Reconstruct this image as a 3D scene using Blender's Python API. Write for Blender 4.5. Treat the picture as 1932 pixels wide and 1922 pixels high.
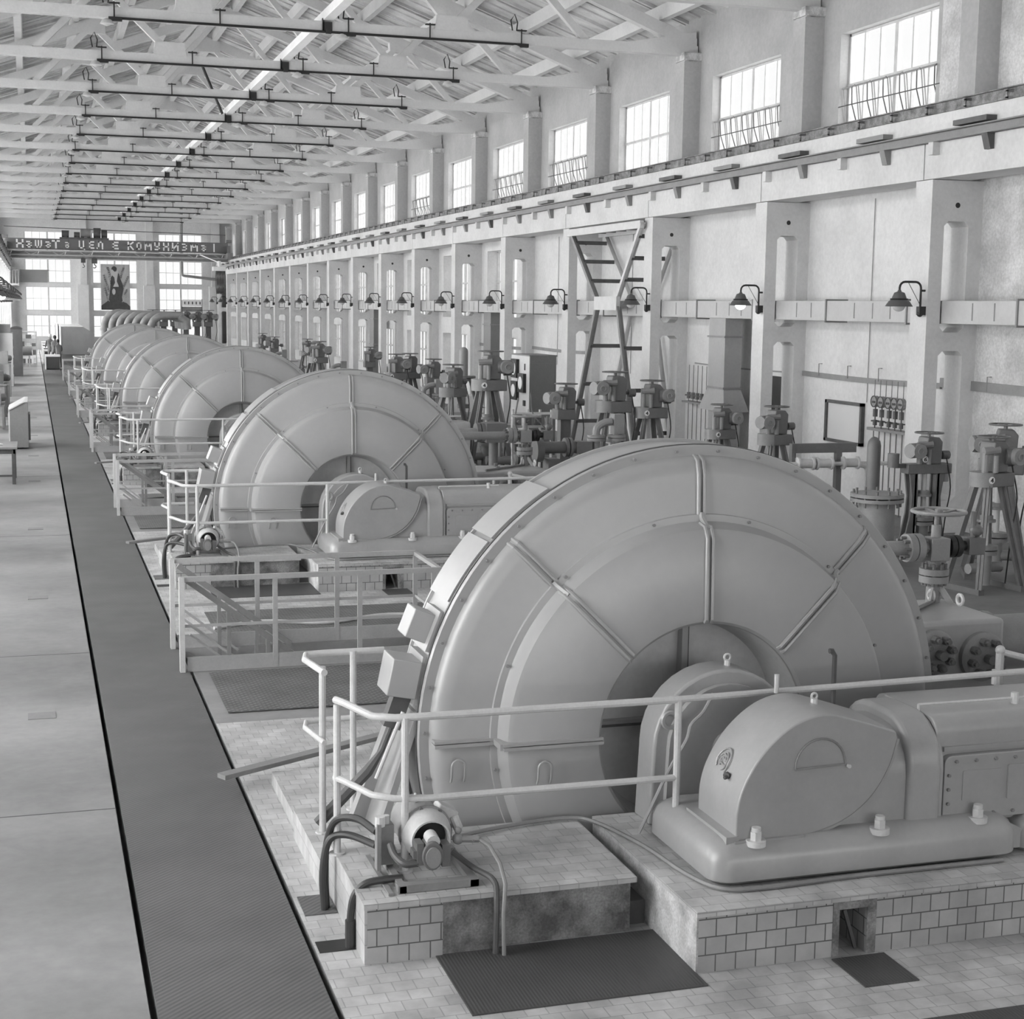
import bpy, bmesh, math, random
from mathutils import Vector, Matrix
random.seed(7)
PI = math.pi
for o in list(bpy.data.objects): bpy.data.objects.remove(o)
SC = bpy.context.scene
COL = SC.collection

# ------------------------------------------------------------------ camera, world, light, exposure
CAMH = 3.7
right = Vector((0.95534, -0.29522, 0.013068)); down = Vector((-0.02597, -0.127928, -0.991443)); fwd = Vector((0.294365, 0.946826, -0.129881))
cd = bpy.data.cameras.new('camera'); cam = bpy.data.objects.new('camera', cd); COL.objects.link(cam)
M = Matrix((right, -down, -fwd)).transposed().to_4x4(); M.translation = Vector((0, 0, CAMH)); cam.matrix_world = M
cd.sensor_width = 36.0; cd.lens = 2912.42 / 1932 * 36.0; cd.clip_start = 0.05; cd.clip_end = 400
SC.camera = cam
SC.view_settings.view_transform = 'Standard'; SC.view_settings.look = 'None'; SC.view_settings.gamma = 1.0
SC.view_settings.exposure = 0.0
try: SC.view_settings.use_curve_mapping = False
except Exception: pass
W = bpy.data.worlds.new('sky'); SC.world = W; W.use_nodes = True
bg = W.node_tree.nodes['Background']; bg.inputs[0].default_value = (1, 1, 1, 1); bg.inputs[1].default_value = 1.15

def area(name, loc, rot, sx, sy, power):
    l = bpy.data.lights.new(name, 'AREA'); l.shape = 'RECTANGLE'; l.size = sx; l.size_y = sy; l.energy = power
    o = bpy.data.objects.new(name, l); COL.objects.link(o); o.location = loc; o.rotation_euler = rot; return o
# daylight outside the window rows, and an added frontal fill (all stand outside the walls)
area('daylight_left_lower', (-3.3, 66, 3.4), (0, -PI/2, 0), 4.6, 128, 25500)
area('daylight_left_upper', (-3.3, 62, 8.4), (0, -PI/2, 0), 2.6, 136, 15000)
area('daylight_right_upper', (16.6, 60, 8.3), (0, PI/2, 0), 2.4, 150, 5000)
area('daylight_far', (6.4, 127.6, 5.2), (-PI/2, 0, 0), 17, 9, 1500)
area('fill_behind', (5.5, -9.0, 4.6), (PI/2 - 0.05, 0, 0), 17, 6.5, 1150)  # fill lamp added behind the camera to brighten front faces

# ------------------------------------------------------------------ materials
MATS = {}
def newmat(name):
    m = bpy.data.materials.new(name); m.use_nodes = True; nt = m.node_tree
    b = nt.nodes['Principled BSDF']; MATS[name] = m
    return m, nt, b
def noise_col(nt, vec, scale, lo, hi, detail=5, rough=0.6, d0=0.35, d1=0.65):
    n = nt.nodes.new('ShaderNodeTexNoise'); n.inputs['Scale'].default_value = scale; n.inputs['Detail'].default_value = detail; n.inputs['Roughness'].default_value = rough
    nt.links.new(vec, n.inputs['Vector'])
    r = nt.nodes.new('ShaderNodeMapRange'); r.inputs['From Min'].default_value = d0; r.inputs['From Max'].default_value = d1
    r.inputs['To Min'].default_value = lo; r.inputs['To Max'].default_value = hi
    nt.links.new(n.outputs['Fac'], r.inputs['Value']); return r.outputs[0], n.outputs['Fac']
def grey(nt, val):
    c = nt.nodes.new('ShaderNodeCombineColor')
    for i in range(3): nt.links.new(val, c.inputs[i])
    return c.outputs[0]
def mth(nt, op, a, b):
    n = nt.nodes.new('ShaderNodeMath'); n.operation = op
    for i, v in enumerate((a, b)):
        if isinstance(v, (int, float)): n.inputs[i].default_value = v
        elif v is not None: nt.links.new(v, n.inputs[i])
    return n.outputs[0]
def bump(nt, b, h, s, d=0.01):
    n = nt.nodes.new('ShaderNodeBump'); n.inputs['Strength'].default_value = s; n.inputs['Distance'].default_value = d
    nt.links.new(h, n.inputs['Height']); nt.links.new(n.outputs[0], b.inputs['Normal'])
def paint(name, v, rough=0.5, var=0.06, scale=1.5, metal=0.0, bmp=0.0, fine=0.04, spec=0.5):
    m, nt, b = newmat(name)
    tc = nt.nodes.new('ShaderNodeTexCoord'); vec = tc.outputs['Object']
    a, _ = noise_col(nt, vec, scale, v*(1-var), v*(1+var))
    f, ff = noise_col(nt, vec, scale*14, 1-fine, 1+fine)
    nt.links.new(grey(nt, mth(nt, 'MULTIPLY', a, f)), b.inputs['Base Color'])
    b.inputs['Roughness'].default_value = rough; b.inputs['Metallic'].default_value = metal
    b.inputs['Specular IOR Level'].default_value = spec
    if bmp: bump(nt, b, ff, bmp)
    return m
def boxvec(nt, sx=1, sy=1):
    """object coordinates laid flat on whichever axis the face looks along"""
    tc = nt.nodes.new('ShaderNodeTexCoord'); g = nt.nodes.new('ShaderNodeNewGeometry')
    s = nt.nodes.new('ShaderNodeSeparateXYZ'); nt.links.new(tc.outputs['Object'], s.inputs[0])
    n = nt.nodes.new('ShaderNodeSeparateXYZ'); nt.links.new(g.outputs['Normal'], n.inputs[0])
    az = mth(nt, 'GREATER_THAN', mth(nt, 'ABSOLUTE', n.outputs[2], None), 0.6)
    ax = mth(nt, 'GREATER_THAN', mth(nt, 'ABSOLUTE', n.outputs[0], None), 0.6)
    def mix(f, a, b):
        k = nt.nodes.new('ShaderNodeMix'); nt.links.new(f, k.inputs[0]); nt.links.new(a, k.inputs[2]); nt.links.new(b, k.inputs[3]); return k.outputs[0]
    u = mix(ax, s.outputs[0], s.outputs[1]); v = mix(az, s.outputs[2], s.outputs[1]); u = mix(az, u, s.outputs[0])
    c = nt.nodes.new('ShaderNodeCombineXYZ'); nt.links.new(u, c.inputs[0]); nt.links.new(v, c.inputs[1]); return c.outputs[0], tc.outputs['Object']
def tilemat(name, v, mortar, w, h, var=0.12, rough=0.45, ms=0.006, stain=0.25, off=0.5):
    m, nt, b = newmat(name); vec, obj = boxvec(nt)
    t = nt.nodes.new('ShaderNodeTexBrick'); nt.links.new(vec, t.inputs['Vector']); t.inputs['Scale'].default_value = 1.0
    t.inputs['Brick Width'].default_value = w; t.inputs['Row Height'].default_value = h; t.inputs['Mortar Size'].default_value = ms; t.offset = off
    t.inputs['Color1'].default_value = (v*(1-var),)*3 + (1,); t.inputs['Color2'].default_value = (v*(1+var),)*3 + (1,); t.inputs['Mortar'].default_value = (mortar,)*3 + (1,)
    st, _ = noise_col(nt, obj, 2.3, 1-stain, 1+stain*0.4, detail=8)
    mx = nt.nodes.new('ShaderNodeMix'); mx.data_type = 'RGBA'; mx.blend_type = 'MULTIPLY'; mx.inputs[0].default_value = 1
    nt.links.new(t.outputs['Color'], mx.inputs[6]); nt.links.new(grey(nt, st), mx.inputs[7]); nt.links.new(mx.outputs[2], b.inputs['Base Color'])
    b.inputs['Roughness'].default_value = rough
    inv = mth(nt, 'SUBTRACT', 1.0, t.outputs['Fac']); bump(nt, b, inv, 0.5, 0.004)
    return m
def platemat(name, v, pitch=0.03, ang=0.7, rough=0.55, contrast=0.15):
    m, nt, b = newmat(name); vec, obj = boxvec(nt)
    mp = nt.nodes.new('ShaderNodeMapping'); mp.inputs['Rotation'].default_value = (0, 0, ang); nt.links.new(vec, mp.inputs[0])
    w = nt.nodes.new('ShaderNodeTexWave'); w.inputs['Scale'].default_value = 0.314/pitch; w.inputs['Distortion'].default_value = 0.0; nt.links.new(mp.outputs[0], w.inputs['Vector'])
    st, _ = noise_col(nt, obj, 1.2, v*(1-0.12), v*(1+0.12), detail=7)
    f = nt.nodes.new('ShaderNodeMapRange'); f.inputs['To Min'].default_value = 1-contrast; f.inputs['To Max'].default_value = 1+contrast*0.6; nt.links.new(w.outputs['Fac'], f.inputs['Value'])
    nt.links.new(grey(nt, mth(nt, 'MULTIPLY', st, f.outputs[0])), b.inputs['Base Color']); b.inputs['Roughness'].default_value = rough
    bump(nt, b, w.outputs['Fac'], 0.5, 0.003); return m
def flat(name, v, rough=0.6, metal=0.0):
    m, nt, b = newmat(name); b.inputs['Base Color'].default_value = (v, v, v, 1); b.inputs['Roughness'].default_value = rough; b.inputs['Metallic'].default_value = metal; return m
def emit(name, s):
    m, nt, b = newmat(name); b.inputs['Base Color'].default_value = (1, 1, 1, 1); b.inputs['Emission Color'].default_value = (1, 1, 1, 1); b.inputs['Emission Strength'].default_value = s; return m
def glassmat(name):
    m = bpy.data.materials.new(name); m.use_nodes = True; nt = m.node_tree; MATS[name] = m
    for n in list(nt.nodes):
        if n.type == 'BSDF_PRINCIPLED': nt.nodes.remove(n)
    out = [n for n in nt.nodes if n.type == 'OUTPUT_MATERIAL'][0]
    t = nt.nodes.new('ShaderNodeBsdfTransparent'); t.inputs[0].default_value = (0.96, 0.96, 0.96, 1)
    g = nt.nodes.new('ShaderNodeBsdfGlossy'); g.inputs['Roughness'].default_value = 0.08
    x = nt.nodes.new('ShaderNodeMixShader'); x.inputs[0].default_value = 0.05
    nt.links.new(t.outputs[0], x.inputs[1]); nt.links.new(g.outputs[0], x.inputs[2]); nt.links.new(x.outputs[0], out.inputs[0]); return m

CASE = paint('casing_paint', 0.38, 0.36, 0.04, 0.9, fine=0.015, metal=0.08)
CASED = paint('casing_paint_lit', 0.50, 0.38, 0.04, 0.9, fine=0.015)  # same casing paint with side light put into its colour; unused
HUB = paint('hub_recess_paint', 0.62, 0.5, 0.06)
COMP = paint('compressor_paint', 0.38, 0.34, 0.07, 2.0, fine=0.02, metal=0.08)
RAIL = paint('railing_paint', 0.58, 0.4, 0.06, 4)
RAILD = paint('grey_rail_paint', 0.40, 0.45, 0.06, 3)
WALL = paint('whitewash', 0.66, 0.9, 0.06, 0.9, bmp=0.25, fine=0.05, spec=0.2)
WALLU = paint('darker_whitewash', 0.44, 0.9, 0.07, 0.9, bmp=0.25, fine=0.05, spec=0.2)  # darker whitewash for the upper right wall and the pilasters
WALLW = paint('worn_whitewash', 0.56, 0.9, 0.16, 1.6, bmp=0.35, fine=0.12, spec=0.2)
COLM = paint('column_whitewash', 0.64, 0.85, 0.06, 1.3, bmp=0.2, fine=0.04, spec=0.2)
BEAM = paint('beam_concrete_paint', 0.64, 0.85, 0.08, 0.8, bmp=0.2, fine=0.05, spec=0.2)
ROOF = paint('roof_slab_paint', 0.64, 0.9, 0.2, 0.9, bmp=0.3, fine=0.05, spec=0.2)
TRUSS = paint('truss_paint', 0.66, 0.85, 0.05, 1.2, fine=0.03, spec=0.2)
BRACE = paint('pale_beam_paint', 0.86, 0.8, 0.04, 1.2, fine=0.03, spec=0.2)
BLACK = paint('black_iron', 0.02, 0.5, 0.2, 5)
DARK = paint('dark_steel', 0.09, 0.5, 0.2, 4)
GIRD = paint('worn_girder_steel', 0.20, 0.6, 0.45, 6, fine=0.3)
MIDG = paint('mid_grey_steel', 0.24, 0.5, 0.1, 3)
VALV = paint('valve_grey_paint', 0.15, 0.42, 0.1, 4)
VALL = paint('valve_light_paint', 0.26, 0.42, 0.1, 4)
SILV = paint('silver_pipe_paint', 0.60, 0.4, 0.08, 4)
DUCT = paint('duct_sheet', 0.47, 0.5, 0.06, 1.2, fine=0.03)
DUCTD = paint('dull_duct_sheet', 0.20, 0.5, 0.1, 1.2)
HOSE = flat('rubber_hose', 0.045, 0.45)
WHITE = flat('white_enamel', 0.85, 0.4)
PAPER = flat('paper', 0.62, 0.8)
GLOBE = flat('lamp_globe_glass', 0.6, 0.15)
LIT = emit('lit_lamp_globe', 9.0)
GLASS = glassmat('window_glass')
FRAME = paint('window_frame_paint', 0.55, 0.6, 0.1, 5)
FLOORM, nt_, b_ = newmat('concrete_floor')
tc_ = nt_.nodes.new('ShaderNodeTexCoord')
a_, af_ = noise_col(nt_, tc_.outputs['Object'], 0.35, 0.20, 0.32, detail=9, rough=0.65)
w_ = nt_.nodes.new('ShaderNodeTexNoise'); w_.inputs['Scale'].default_value = 0.25; mp_ = nt_.nodes.new('ShaderNodeMapping'); mp_.inputs['Scale'].default_value = (0.5, 2.2, 1); nt_.links.new(tc_.outputs['Object'], mp_.inputs[0]); nt_.links.new(mp_.outputs[0], w_.inputs['Vector'])
wr_ = nt_.nodes.new('ShaderNodeMapRange'); wr_.inputs['From Min'].default_value = 0.35; wr_.inputs['From Max'].default_value = 0.65; wr_.inputs['To Min'].default_value = 0.86; wr_.inputs['To Max'].default_value = 1.12; nt_.links.new(w_.outputs['Fac'], wr_.inputs['Value'])
a_ = mth(nt_, 'MULTIPLY', a_, wr_.outputs[0])
f_, ff_ = noise_col(nt_, tc_.outputs['Object'], 9, 0.93, 1.05, detail=6)
nt_.links.new(grey(nt_, mth(nt_, 'MULTIPLY', a_, f_)), b_.inputs['Base Color'])
r_, rf_ = noise_col(nt_, tc_.outputs['Object'], 0.5, 0.30, 0.5); nt_.links.new(r_, b_.inputs['Roughness']); bump(nt_, b_, ff_, 0.08)
DARKFLOOR = paint('dark_concrete', 0.19, 0.6, 0.25, 0.7)
WALK = platemat('walkway_plate', 0.125, 0.032, 0.85, contrast=0.14)
PLATE = platemat('floor_plate', 0.075, 0.02, 0.0, contrast=0.06)
GRATE = tilemat('grating', 0.035, 0.19, 0.075, 0.04, var=0.3, ms=0.012, rough=0.5)
TILE = tilemat('floor_tiles', 0.52, 0.36, 0.12, 0.12, var=0.09, ms=0.0035, stain=0.34)
PTILE = tilemat('plinth_tiles', 0.44, 0.13, 0.125, 0.105, var=0.10, ms=0.004, stain=0.22)
CONC = paint('stained_concrete', 0.22, 0.8, 0.5, 5, bmp=0.3, fine=0.2)
CONCL = paint('pale_stained_concrete', 0.48, 0.8, 0.35, 5, bmp=0.3, fine=0.15)
CLOTHD = paint('dark_cloth', 0.07, 0.9, 0.2, 8)
SKIN = flat('skin', 0.4, 0.6)
WOOD = paint('dark_wood', 0.12, 0.5, 0.3, 5)
SHADE = paint('dark_enamel', 0.10, 0.4, 0.1, 5)
ROOFC = paint('dark_roof_boarding', 0.07, 0.9, 0.3, 2)
PANEL = paint('cabinet_panel', 0.20, 0.5, 0.05, 2)
RED = flat('banner_cloth', 0.15, 0.8)

# ------------------------------------------------------------------ mesh builder
class MB:
    def __init__(s): s.v = []; s.f = []
    def add(s, vs, fs):
        n = len(s.v); s.v += [tuple(v) for v in vs]; s.f += [tuple(i+n for i in f) for f in fs]; return s
    def box(s, x0, x1, y0, y1, z0, z1):
        return s.add([(x0,y0,z0),(x1,y0,z0),(x1,y1,z0),(x0,y1,z0),(x0,y0,z1),(x1,y0,z1),(x1,y1,z1),(x0,y1,z1)],
                     [(0,3,2,1),(4,5,6,7),(0,1,5,4),(1,2,6,5),(2,3,7,6),(3,0,4,7)])
    def cbox(s, c, sz): return s.box(c[0]-sz[0]/2, c[0]+sz[0]/2, c[1]-sz[1]/2, c[1]+sz[1]/2, c[2]-sz[2]/2, c[2]+sz[2]/2)
    def rbox(s, c, sz, e):
        """box of size sz turned by euler e about its centre c"""
        R = Matrix.Rotation(e[2],3,'Z') @ Matrix.Rotation(e[1],3,'Y') @ Matrix.Rotation(e[0],3,'X'); n = len(s.v)
        MBt = MB().cbox((0,0,0), sz); return s.add([tuple(R @ Vector(v) + Vector(c)) for v in MBt.v], MBt.f)
    def bar(s, p0, p1, w, h, up=(0,0,1)):
        """square bar between two points; w across, h along up"""
        p0 = Vector(p0); p1 = Vector(p1); d = (p1-p0).normalized(); u = Vector(up)
        if abs(d.dot(u)) > 0.98: u = Vector((0,1,0))
        a = d.cross(u).normalized(); u = a.cross(d).normalized(); vs = []
        for p in (p0, p1):
            for i, j in ((-1,-1),(1,-1),(1,1),(-1,1)): vs.append(tuple(p + a*(w/2*i) + u*(h/2*j)))
        return s.add(vs, [(0,1,2,3),(7,6,5,4),(0,4,5,1),(1,5,6,2),(2,6,7,3),(3,7,4,0)])
    def tube(s, pts, r, n=8, caps=True, closed=False):
        pts = [Vector(p) for p in pts]; rr = r if isinstance(r, (list, tuple)) else [r]*len(pts); N = len(pts)
        prev = None; rings = []
        for i, p in enumerate(pts):
            a = pts[i-1] if (i > 0 or closed) else pts[i]; b = pts[(i+1) % N] if (i < N-1 or closed) else pts[i]
            d = (b-a).normalized()
            if prev is None:
                up = Vector((0,0,1)) if abs(d.z) < 0.9 else Vector((0,1,0)); x = d.cross(up).normalized()
            else: x = (prev - d*prev.dot(d)).normalized()
            prev = x; y = d.cross(x)
            rings.append([tuple(p + (x*math.cos(2*PI*k/n) + y*math.sin(2*PI*k/n))*rr[i]) for k in range(n)])
        base = []; vs = [v for g in rings for v in g]; fs = []
        for i in range(N if closed else N-1):
            j = (i+1) % N
            for k in range(n): k2 = (k+1) % n; fs.append((i*n+k, j*n+k, j*n+k2, i*n+k2))
        if caps and not closed: fs.append(tuple(range(n))); fs.append(tuple((N-1)*n+k for k in reversed(range(n))))
        return s.add(vs, fs)
    def cyl(s, p0, p1, r, n=16, r2=None): return s.tube([p0, p1], [r, r if r2 is None else r2], n)
    def lathe(s, prof, c, axis='y', n=48, a0=0, a1=2*PI):
        """prof: list of (radius, along); c: centre; axis letter"""
        full = abs(a1-a0-2*PI) < 1e-6; K = n if full else n+1; vs = []; fs = []
        for k in range(K):
            a = a0 + (a1-a0)*k/n; ca, sa = math.cos(a), math.sin(a)
            for r, t in prof:
                if axis == 'y': vs.append((c[0]+r*ca, c[1]+t, c[2]+r*sa))
                elif axis == 'z': vs.append((c[0]+r*ca, c[1]+r*sa, c[2]+t))
                else: vs.append((c[0]+t, c[1]+r*ca, c[2]+r*sa))
        m = len(prof)
        for k in range(n):
            k2 = (k+1) % K
            for i in range(m-1): fs.append((k*m+i, k*m+i+1, k2*m+i+1, k2*m+i))
        return s.add(vs, fs)
    def torus(s, c, R, r, axis='z', n=32, m=8):
        pts = []
        for k in range(n):
            a = 2*PI*k/n; x, y = R*math.cos(a), R*math.sin(a)
            pts.append({'z':(c[0]+x,c[1]+y,c[2]), 'y':(c[0]+x,c[1],c[2]+y), 'x':(c[0],c[1]+x,c[2]+y)}[axis])
        return s.tube(pts, r, m, closed=True)
    def prism(s, poly, ax, a, b):
        """2-D polygon extruded along ax from a to b (poly in the other two axes in order)"""
        n = len(poly); vs = []
        for t in (a, b):
            for p, q in poly: vs.append({'y':(p,t,q),'x':(t,p,q),'z':(p,q,t)}[ax])
        return s.add(vs, [tuple(range(n)), tuple(reversed(range(n, 2*n)))] + [(i, i+n, (i+1) % n + n, (i+1) % n) for i in range(n)])
    def sph(s, c, r, n=14, m=9, sz=1.0):
        prof = [(max(1e-4, r*math.sin(PI*i/m)), -r*sz*math.cos(PI*i/m)) for i in range(m+1)]
        return s.lathe(prof, c, 'z', n)
    def build(s, name, mat, parent=None, org=(0,0,0), clipz=None, bevel=0, ang=35, kind=None):
        me = bpy.data.meshes.new(name); ox, oy, oz = org
        me.from_pydata([(x-ox, y-oy, z-oz) for x, y, z in s.v], [], s.f)
        bm = bmesh.new(); bm.from_mesh(me)
        if clipz is not None:
            g = bm.verts[:] + bm.edges[:] + bm.faces[:]
            bmesh.ops.bisect_plane(bm, geom=g, plane_co=(0,0,clipz-oz), plane_no=(0,0,1), clear_inner=True)
        bmesh.ops.recalc_face_normals(bm, faces=bm.faces[:]); bm.to_mesh(me); bm.free()
        me.materials.append(mat)
        me.polygons.foreach_set('use_smooth', [True]*len(me.polygons)); me.set_sharp_from_angle(angle=math.radians(ang))
        o = bpy.data.objects.new(name, me); COL.objects.link(o)
        if parent is not None: o.parent = parent
        else: o.location = org
        if bevel:
            md = o.modifiers.new('bevel', 'BEVEL'); md.width = bevel; md.segments = 3; md.limit_method = 'ANGLE'; md.angle_limit = math.radians(40)
        if kind: o['kind'] = kind
        return o
def tag(o, label=None, cat=None, group=None, kind=None):
    if label: o['label'] = label
    if cat: o['category'] = cat
    if group: o['group'] = group
    if kind: o['kind'] = kind
    return o
def thing(name, loc, label, cat, group=None, rz=0):
    o = bpy.data.objects.new(name, None); COL.objects.link(o); o.location = loc; o.rotation_euler = (0,0,rz); o.empty_display_size = 0.2
    return tag(o, label, cat, group)
def dup(root, loc=None, label=None, rz=None, scale=None):
    r = root.copy(); COL.objects.link(r)
    if loc is not None: r.location = loc
    if rz is not None: r.rotation_euler = (0,0,rz)
    if scale: r.scale = (scale,)*3
    if label: r['label'] = label
    for ch in list(root.children):
        c = ch.copy(); COL.objects.link(c); c.parent = r
        for g in list(ch.children):
            d = g.copy(); COL.objects.link(d); d.parent = c
    return r
def arc(c, r, a0, a1, n, pl='xz'):
    out = []
    for k in range(n+1):
        a = a0 + (a1-a0)*k/n; x, y = r*math.cos(a), r*math.sin(a)
        out.append({'xz':(c[0]+x,c[1],c[2]+y),'xy':(c[0]+x,c[1]+y,c[2]),'yz':(c[0],c[1]+x,c[2]+y)}[pl])
    return out
def smooth(pts, n=6):
    """Catmull-Rom through points"""
    P = [Vector(p) for p in pts]; P = [P[0]*2-P[1]] + P + [P[-1]*2-P[-2]]; out = []
    for i in range(1, len(P)-2):
        for k in range(n):
            t = k/n; a, b, c, d = P[i-1:i+3]
            out.append(0.5*((2*b) + (c-a)*t + (2*a-5*b+4*c-d)*t*t + (3*b-a-3*c+d)*t**3))
    out.append(P[-2]); return [tuple(p) for p in out]
ORD = ['nearest', 'second nearest', 'third nearest', 'fourth nearest', 'fifth nearest', 'sixth nearest', 'seventh nearest', 'eighth nearest', 'ninth nearest', 'tenth nearest',
       'eleventh nearest', 'twelfth nearest', 'thirteenth nearest', 'fourteenth nearest', 'fifteenth nearest', 'sixteenth nearest', 'seventeenth nearest', 'eighteenth nearest']
YC = 22.56; XR = 15.12; XU = 15.28; XL = -2.42; XLU = -2.56; YE = 126.0; YS = -8.0; XM = 6.36

# ------------------------------------------------------------------ building shell
fl = MB(); fl.box(-2.7, 0.50, YS-0.3, YE+0.3, -0.25, 0); fl.box(0.54, 1.44, YS-0.3, YE+0.3, -0.25, -0.006); 
ya = YS-0.3
for k in range(-1, 7):
    yb = 12*k+15.60
    fl.box(1.475, 4.12, ya, yb, -0.25, -0.004); ya = yb+1.02
fl.box(1.475, 4.12, ya, YE+0.3, -0.25, -0.004); fl.box(4.12, XU+0.4, YS-0.3, YE+0.3, -0.25, -0.004); fl.box(-2.7, XU+0.4, YS-0.3, YE+0.3, -0.4, -0.25)
fl.build('floor', FLOORM, kind='structure')
wk = MB().box(0.54, 1.44, YS, 96, -0.006, 0.004); wk.build('walkway', WALK, kind='structure')
tf = MB(); gr = []
for k in range(-1, 6):
    o = 12*k; tf.box(1.475, 9.0, o+4.95 if k >= 0 else -5, o+13.5, -0.004, 0.004)
tf.build('tiled_floor', TILE, kind='structure')
df = MB().box(9.0, XR, YS, YE, -0.004, 0.003); df.build('concrete_aisle', DARKFLOOR, kind='structure')

def wall_x(name, x0, x1, z0, z1, openings, mat, ya=YS, yb=YE):
    """wall along Y between x0 and x1; openings {(y0,y1):[(za,zb)..]}"""
    m = MB(); y = ya
    for (a, b) in sorted(openings):
        if a < ya or b > yb: continue
        m.box(x0, x1, y, a, z0, z1); z = z0
        for za, zb in sorted(openings[(a, b)]): m.box(x0, x1, a, b, z, za); z = zb
        m.box(x0, x1, a, b, z, z1); y = b
    m.box(x0, x1, y, yb, z0, z1); return m.build(name, mat, kind='structure')
def bay(k): return (YC+6*k+1.86, YC+6*k+5.31)
KB = range(-5, 17)
upper = {bay(k): [(6.95, 9.08)] for k in KB}
lowR = {bay(k): [(1.0, 2.7), (3.3, 5.6)] for k in KB if k < -1 or k > 3}
lowR[(17.3, 21.15)] = [(3.05, 4.85), (5.05, 5.84)]
lowL = {bay(k): [(0.9, 2.7), (3.1, 5.6)] for k in KB if k > -4}
wall_x('wall_right', XR, XU+0.3, 0, 6.6, lowR, WALL, 22.6, YE)
wall_x('wall_right_near', XR, XU+0.3, 0, 6.6, lowR, WALLW, YS, 22.6)
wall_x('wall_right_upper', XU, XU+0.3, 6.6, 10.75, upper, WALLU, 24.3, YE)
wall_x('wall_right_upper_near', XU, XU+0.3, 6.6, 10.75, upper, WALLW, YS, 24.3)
wall_x('wall_left', XLU-0.3, XL, 0, 6.6, lowL, WALL)
wall_x('wall_left_upper', XLU-0.3, XLU, 6.6, 10.75, {bay(k): [(6.95, 9.08)] for k in KB if k > -4}, WALL)
def wall_y(name, y0, y1, cols, tiers):
    m = MB(); x = XLU-0.3
    for a, b in cols:
        m.box(x, a, y0, y1, 0, 13.9); z = 0
        for za, zb in tiers: m.box(a, b, y0, y1, z, za); z = zb
        m.box(a, b, y0, y1, z, 13.9); x = b
    m.box(x, XU+0.3, y0, y1, 0, 13.9); return m.build(name, WALL, kind='structure')
FC = [(-0.36, 3.04), (4.66, 8.04), (9.72, 13.1)]; FT = [(0.93, 2.64), (2.98, 4.82), (5.12, 6.94), (7.35, 9.04)]
wall_y('wall_back', YE, YE+0.35, FC, FT)
wall_y('wall_front', YS-0.35, YS, [(-1.8, 4.2), (5.0, 9.6), (10.2, 14.4)], [(2.2, 5.8)])  # unseen wall; its openings are put in to admit frontal light
# a worn, patchy stretch of plaster at the near end of the right wall
# roof
def zd(x): return 10.45 + 0.353*(x+2.7) if x < XM else 10.45 + 0.353*(2*XM+2.7-x)
ce = MB(); y = YS; i = 0
while y < YE:
    y1 = min(y+1.47, YE)
    for s in (-1, 1):
        xa, xb = (XLU-0.3, XM) if s < 0 else (XM, XU+0.3)
        def P(off, t): return [(xa, zd(xa)+off), (xb, zd(xb)+off), (xb, zd(xb)+off+t), (xa, zd(xa)+off+t)]
        j = 0.02*math.sin(i*2.3+s)
        ce.prism(P(0.06+j, 0.05), 'y', y, y1); ce.prism(P(-0.02+j, 0.1), 'y', y, y+0.1); ce.prism(P(-0.02+j, 0.1), 'y', y1-0.1, y1); ce.prism(P(0.02+j, 0.06), 'y', (y+y1)/2-0.05, (y+y1)/2+0.05)
    y = y1+0.085; i += 1
rc_ = MB()
for s in (-1, 1):
    xa, xb = (XLU-0.4, XM) if s < 0 else (XM, XU+0.4)
    rc_.prism([(xa, zd(xa)+0.18), (xb, zd(xb)+0.18), (xb, zd(xb)+0.3), (xa, zd(xa)+0.3)], 'y', YS-0.3, YE+0.3)
ceil = ce.build('ceiling', ROOF, kind='structure'); rc_.build('roof_boarding', ROOFC, ceil)
pz = [0.3, 1.85, 3.4, 4.95, 6.5, 8.05]
for d in pz:
    for s in (-1, 1):
        x = XM+s*d; z = zd(x)-0.04
        MB().prism([(x-0.09, z-0.32), (x+0.09, z-0.32), (x+0.12, z), (x-0.12, z)], 'y', YS, YE).build('purlin', TRUSS, ceil)

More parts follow.
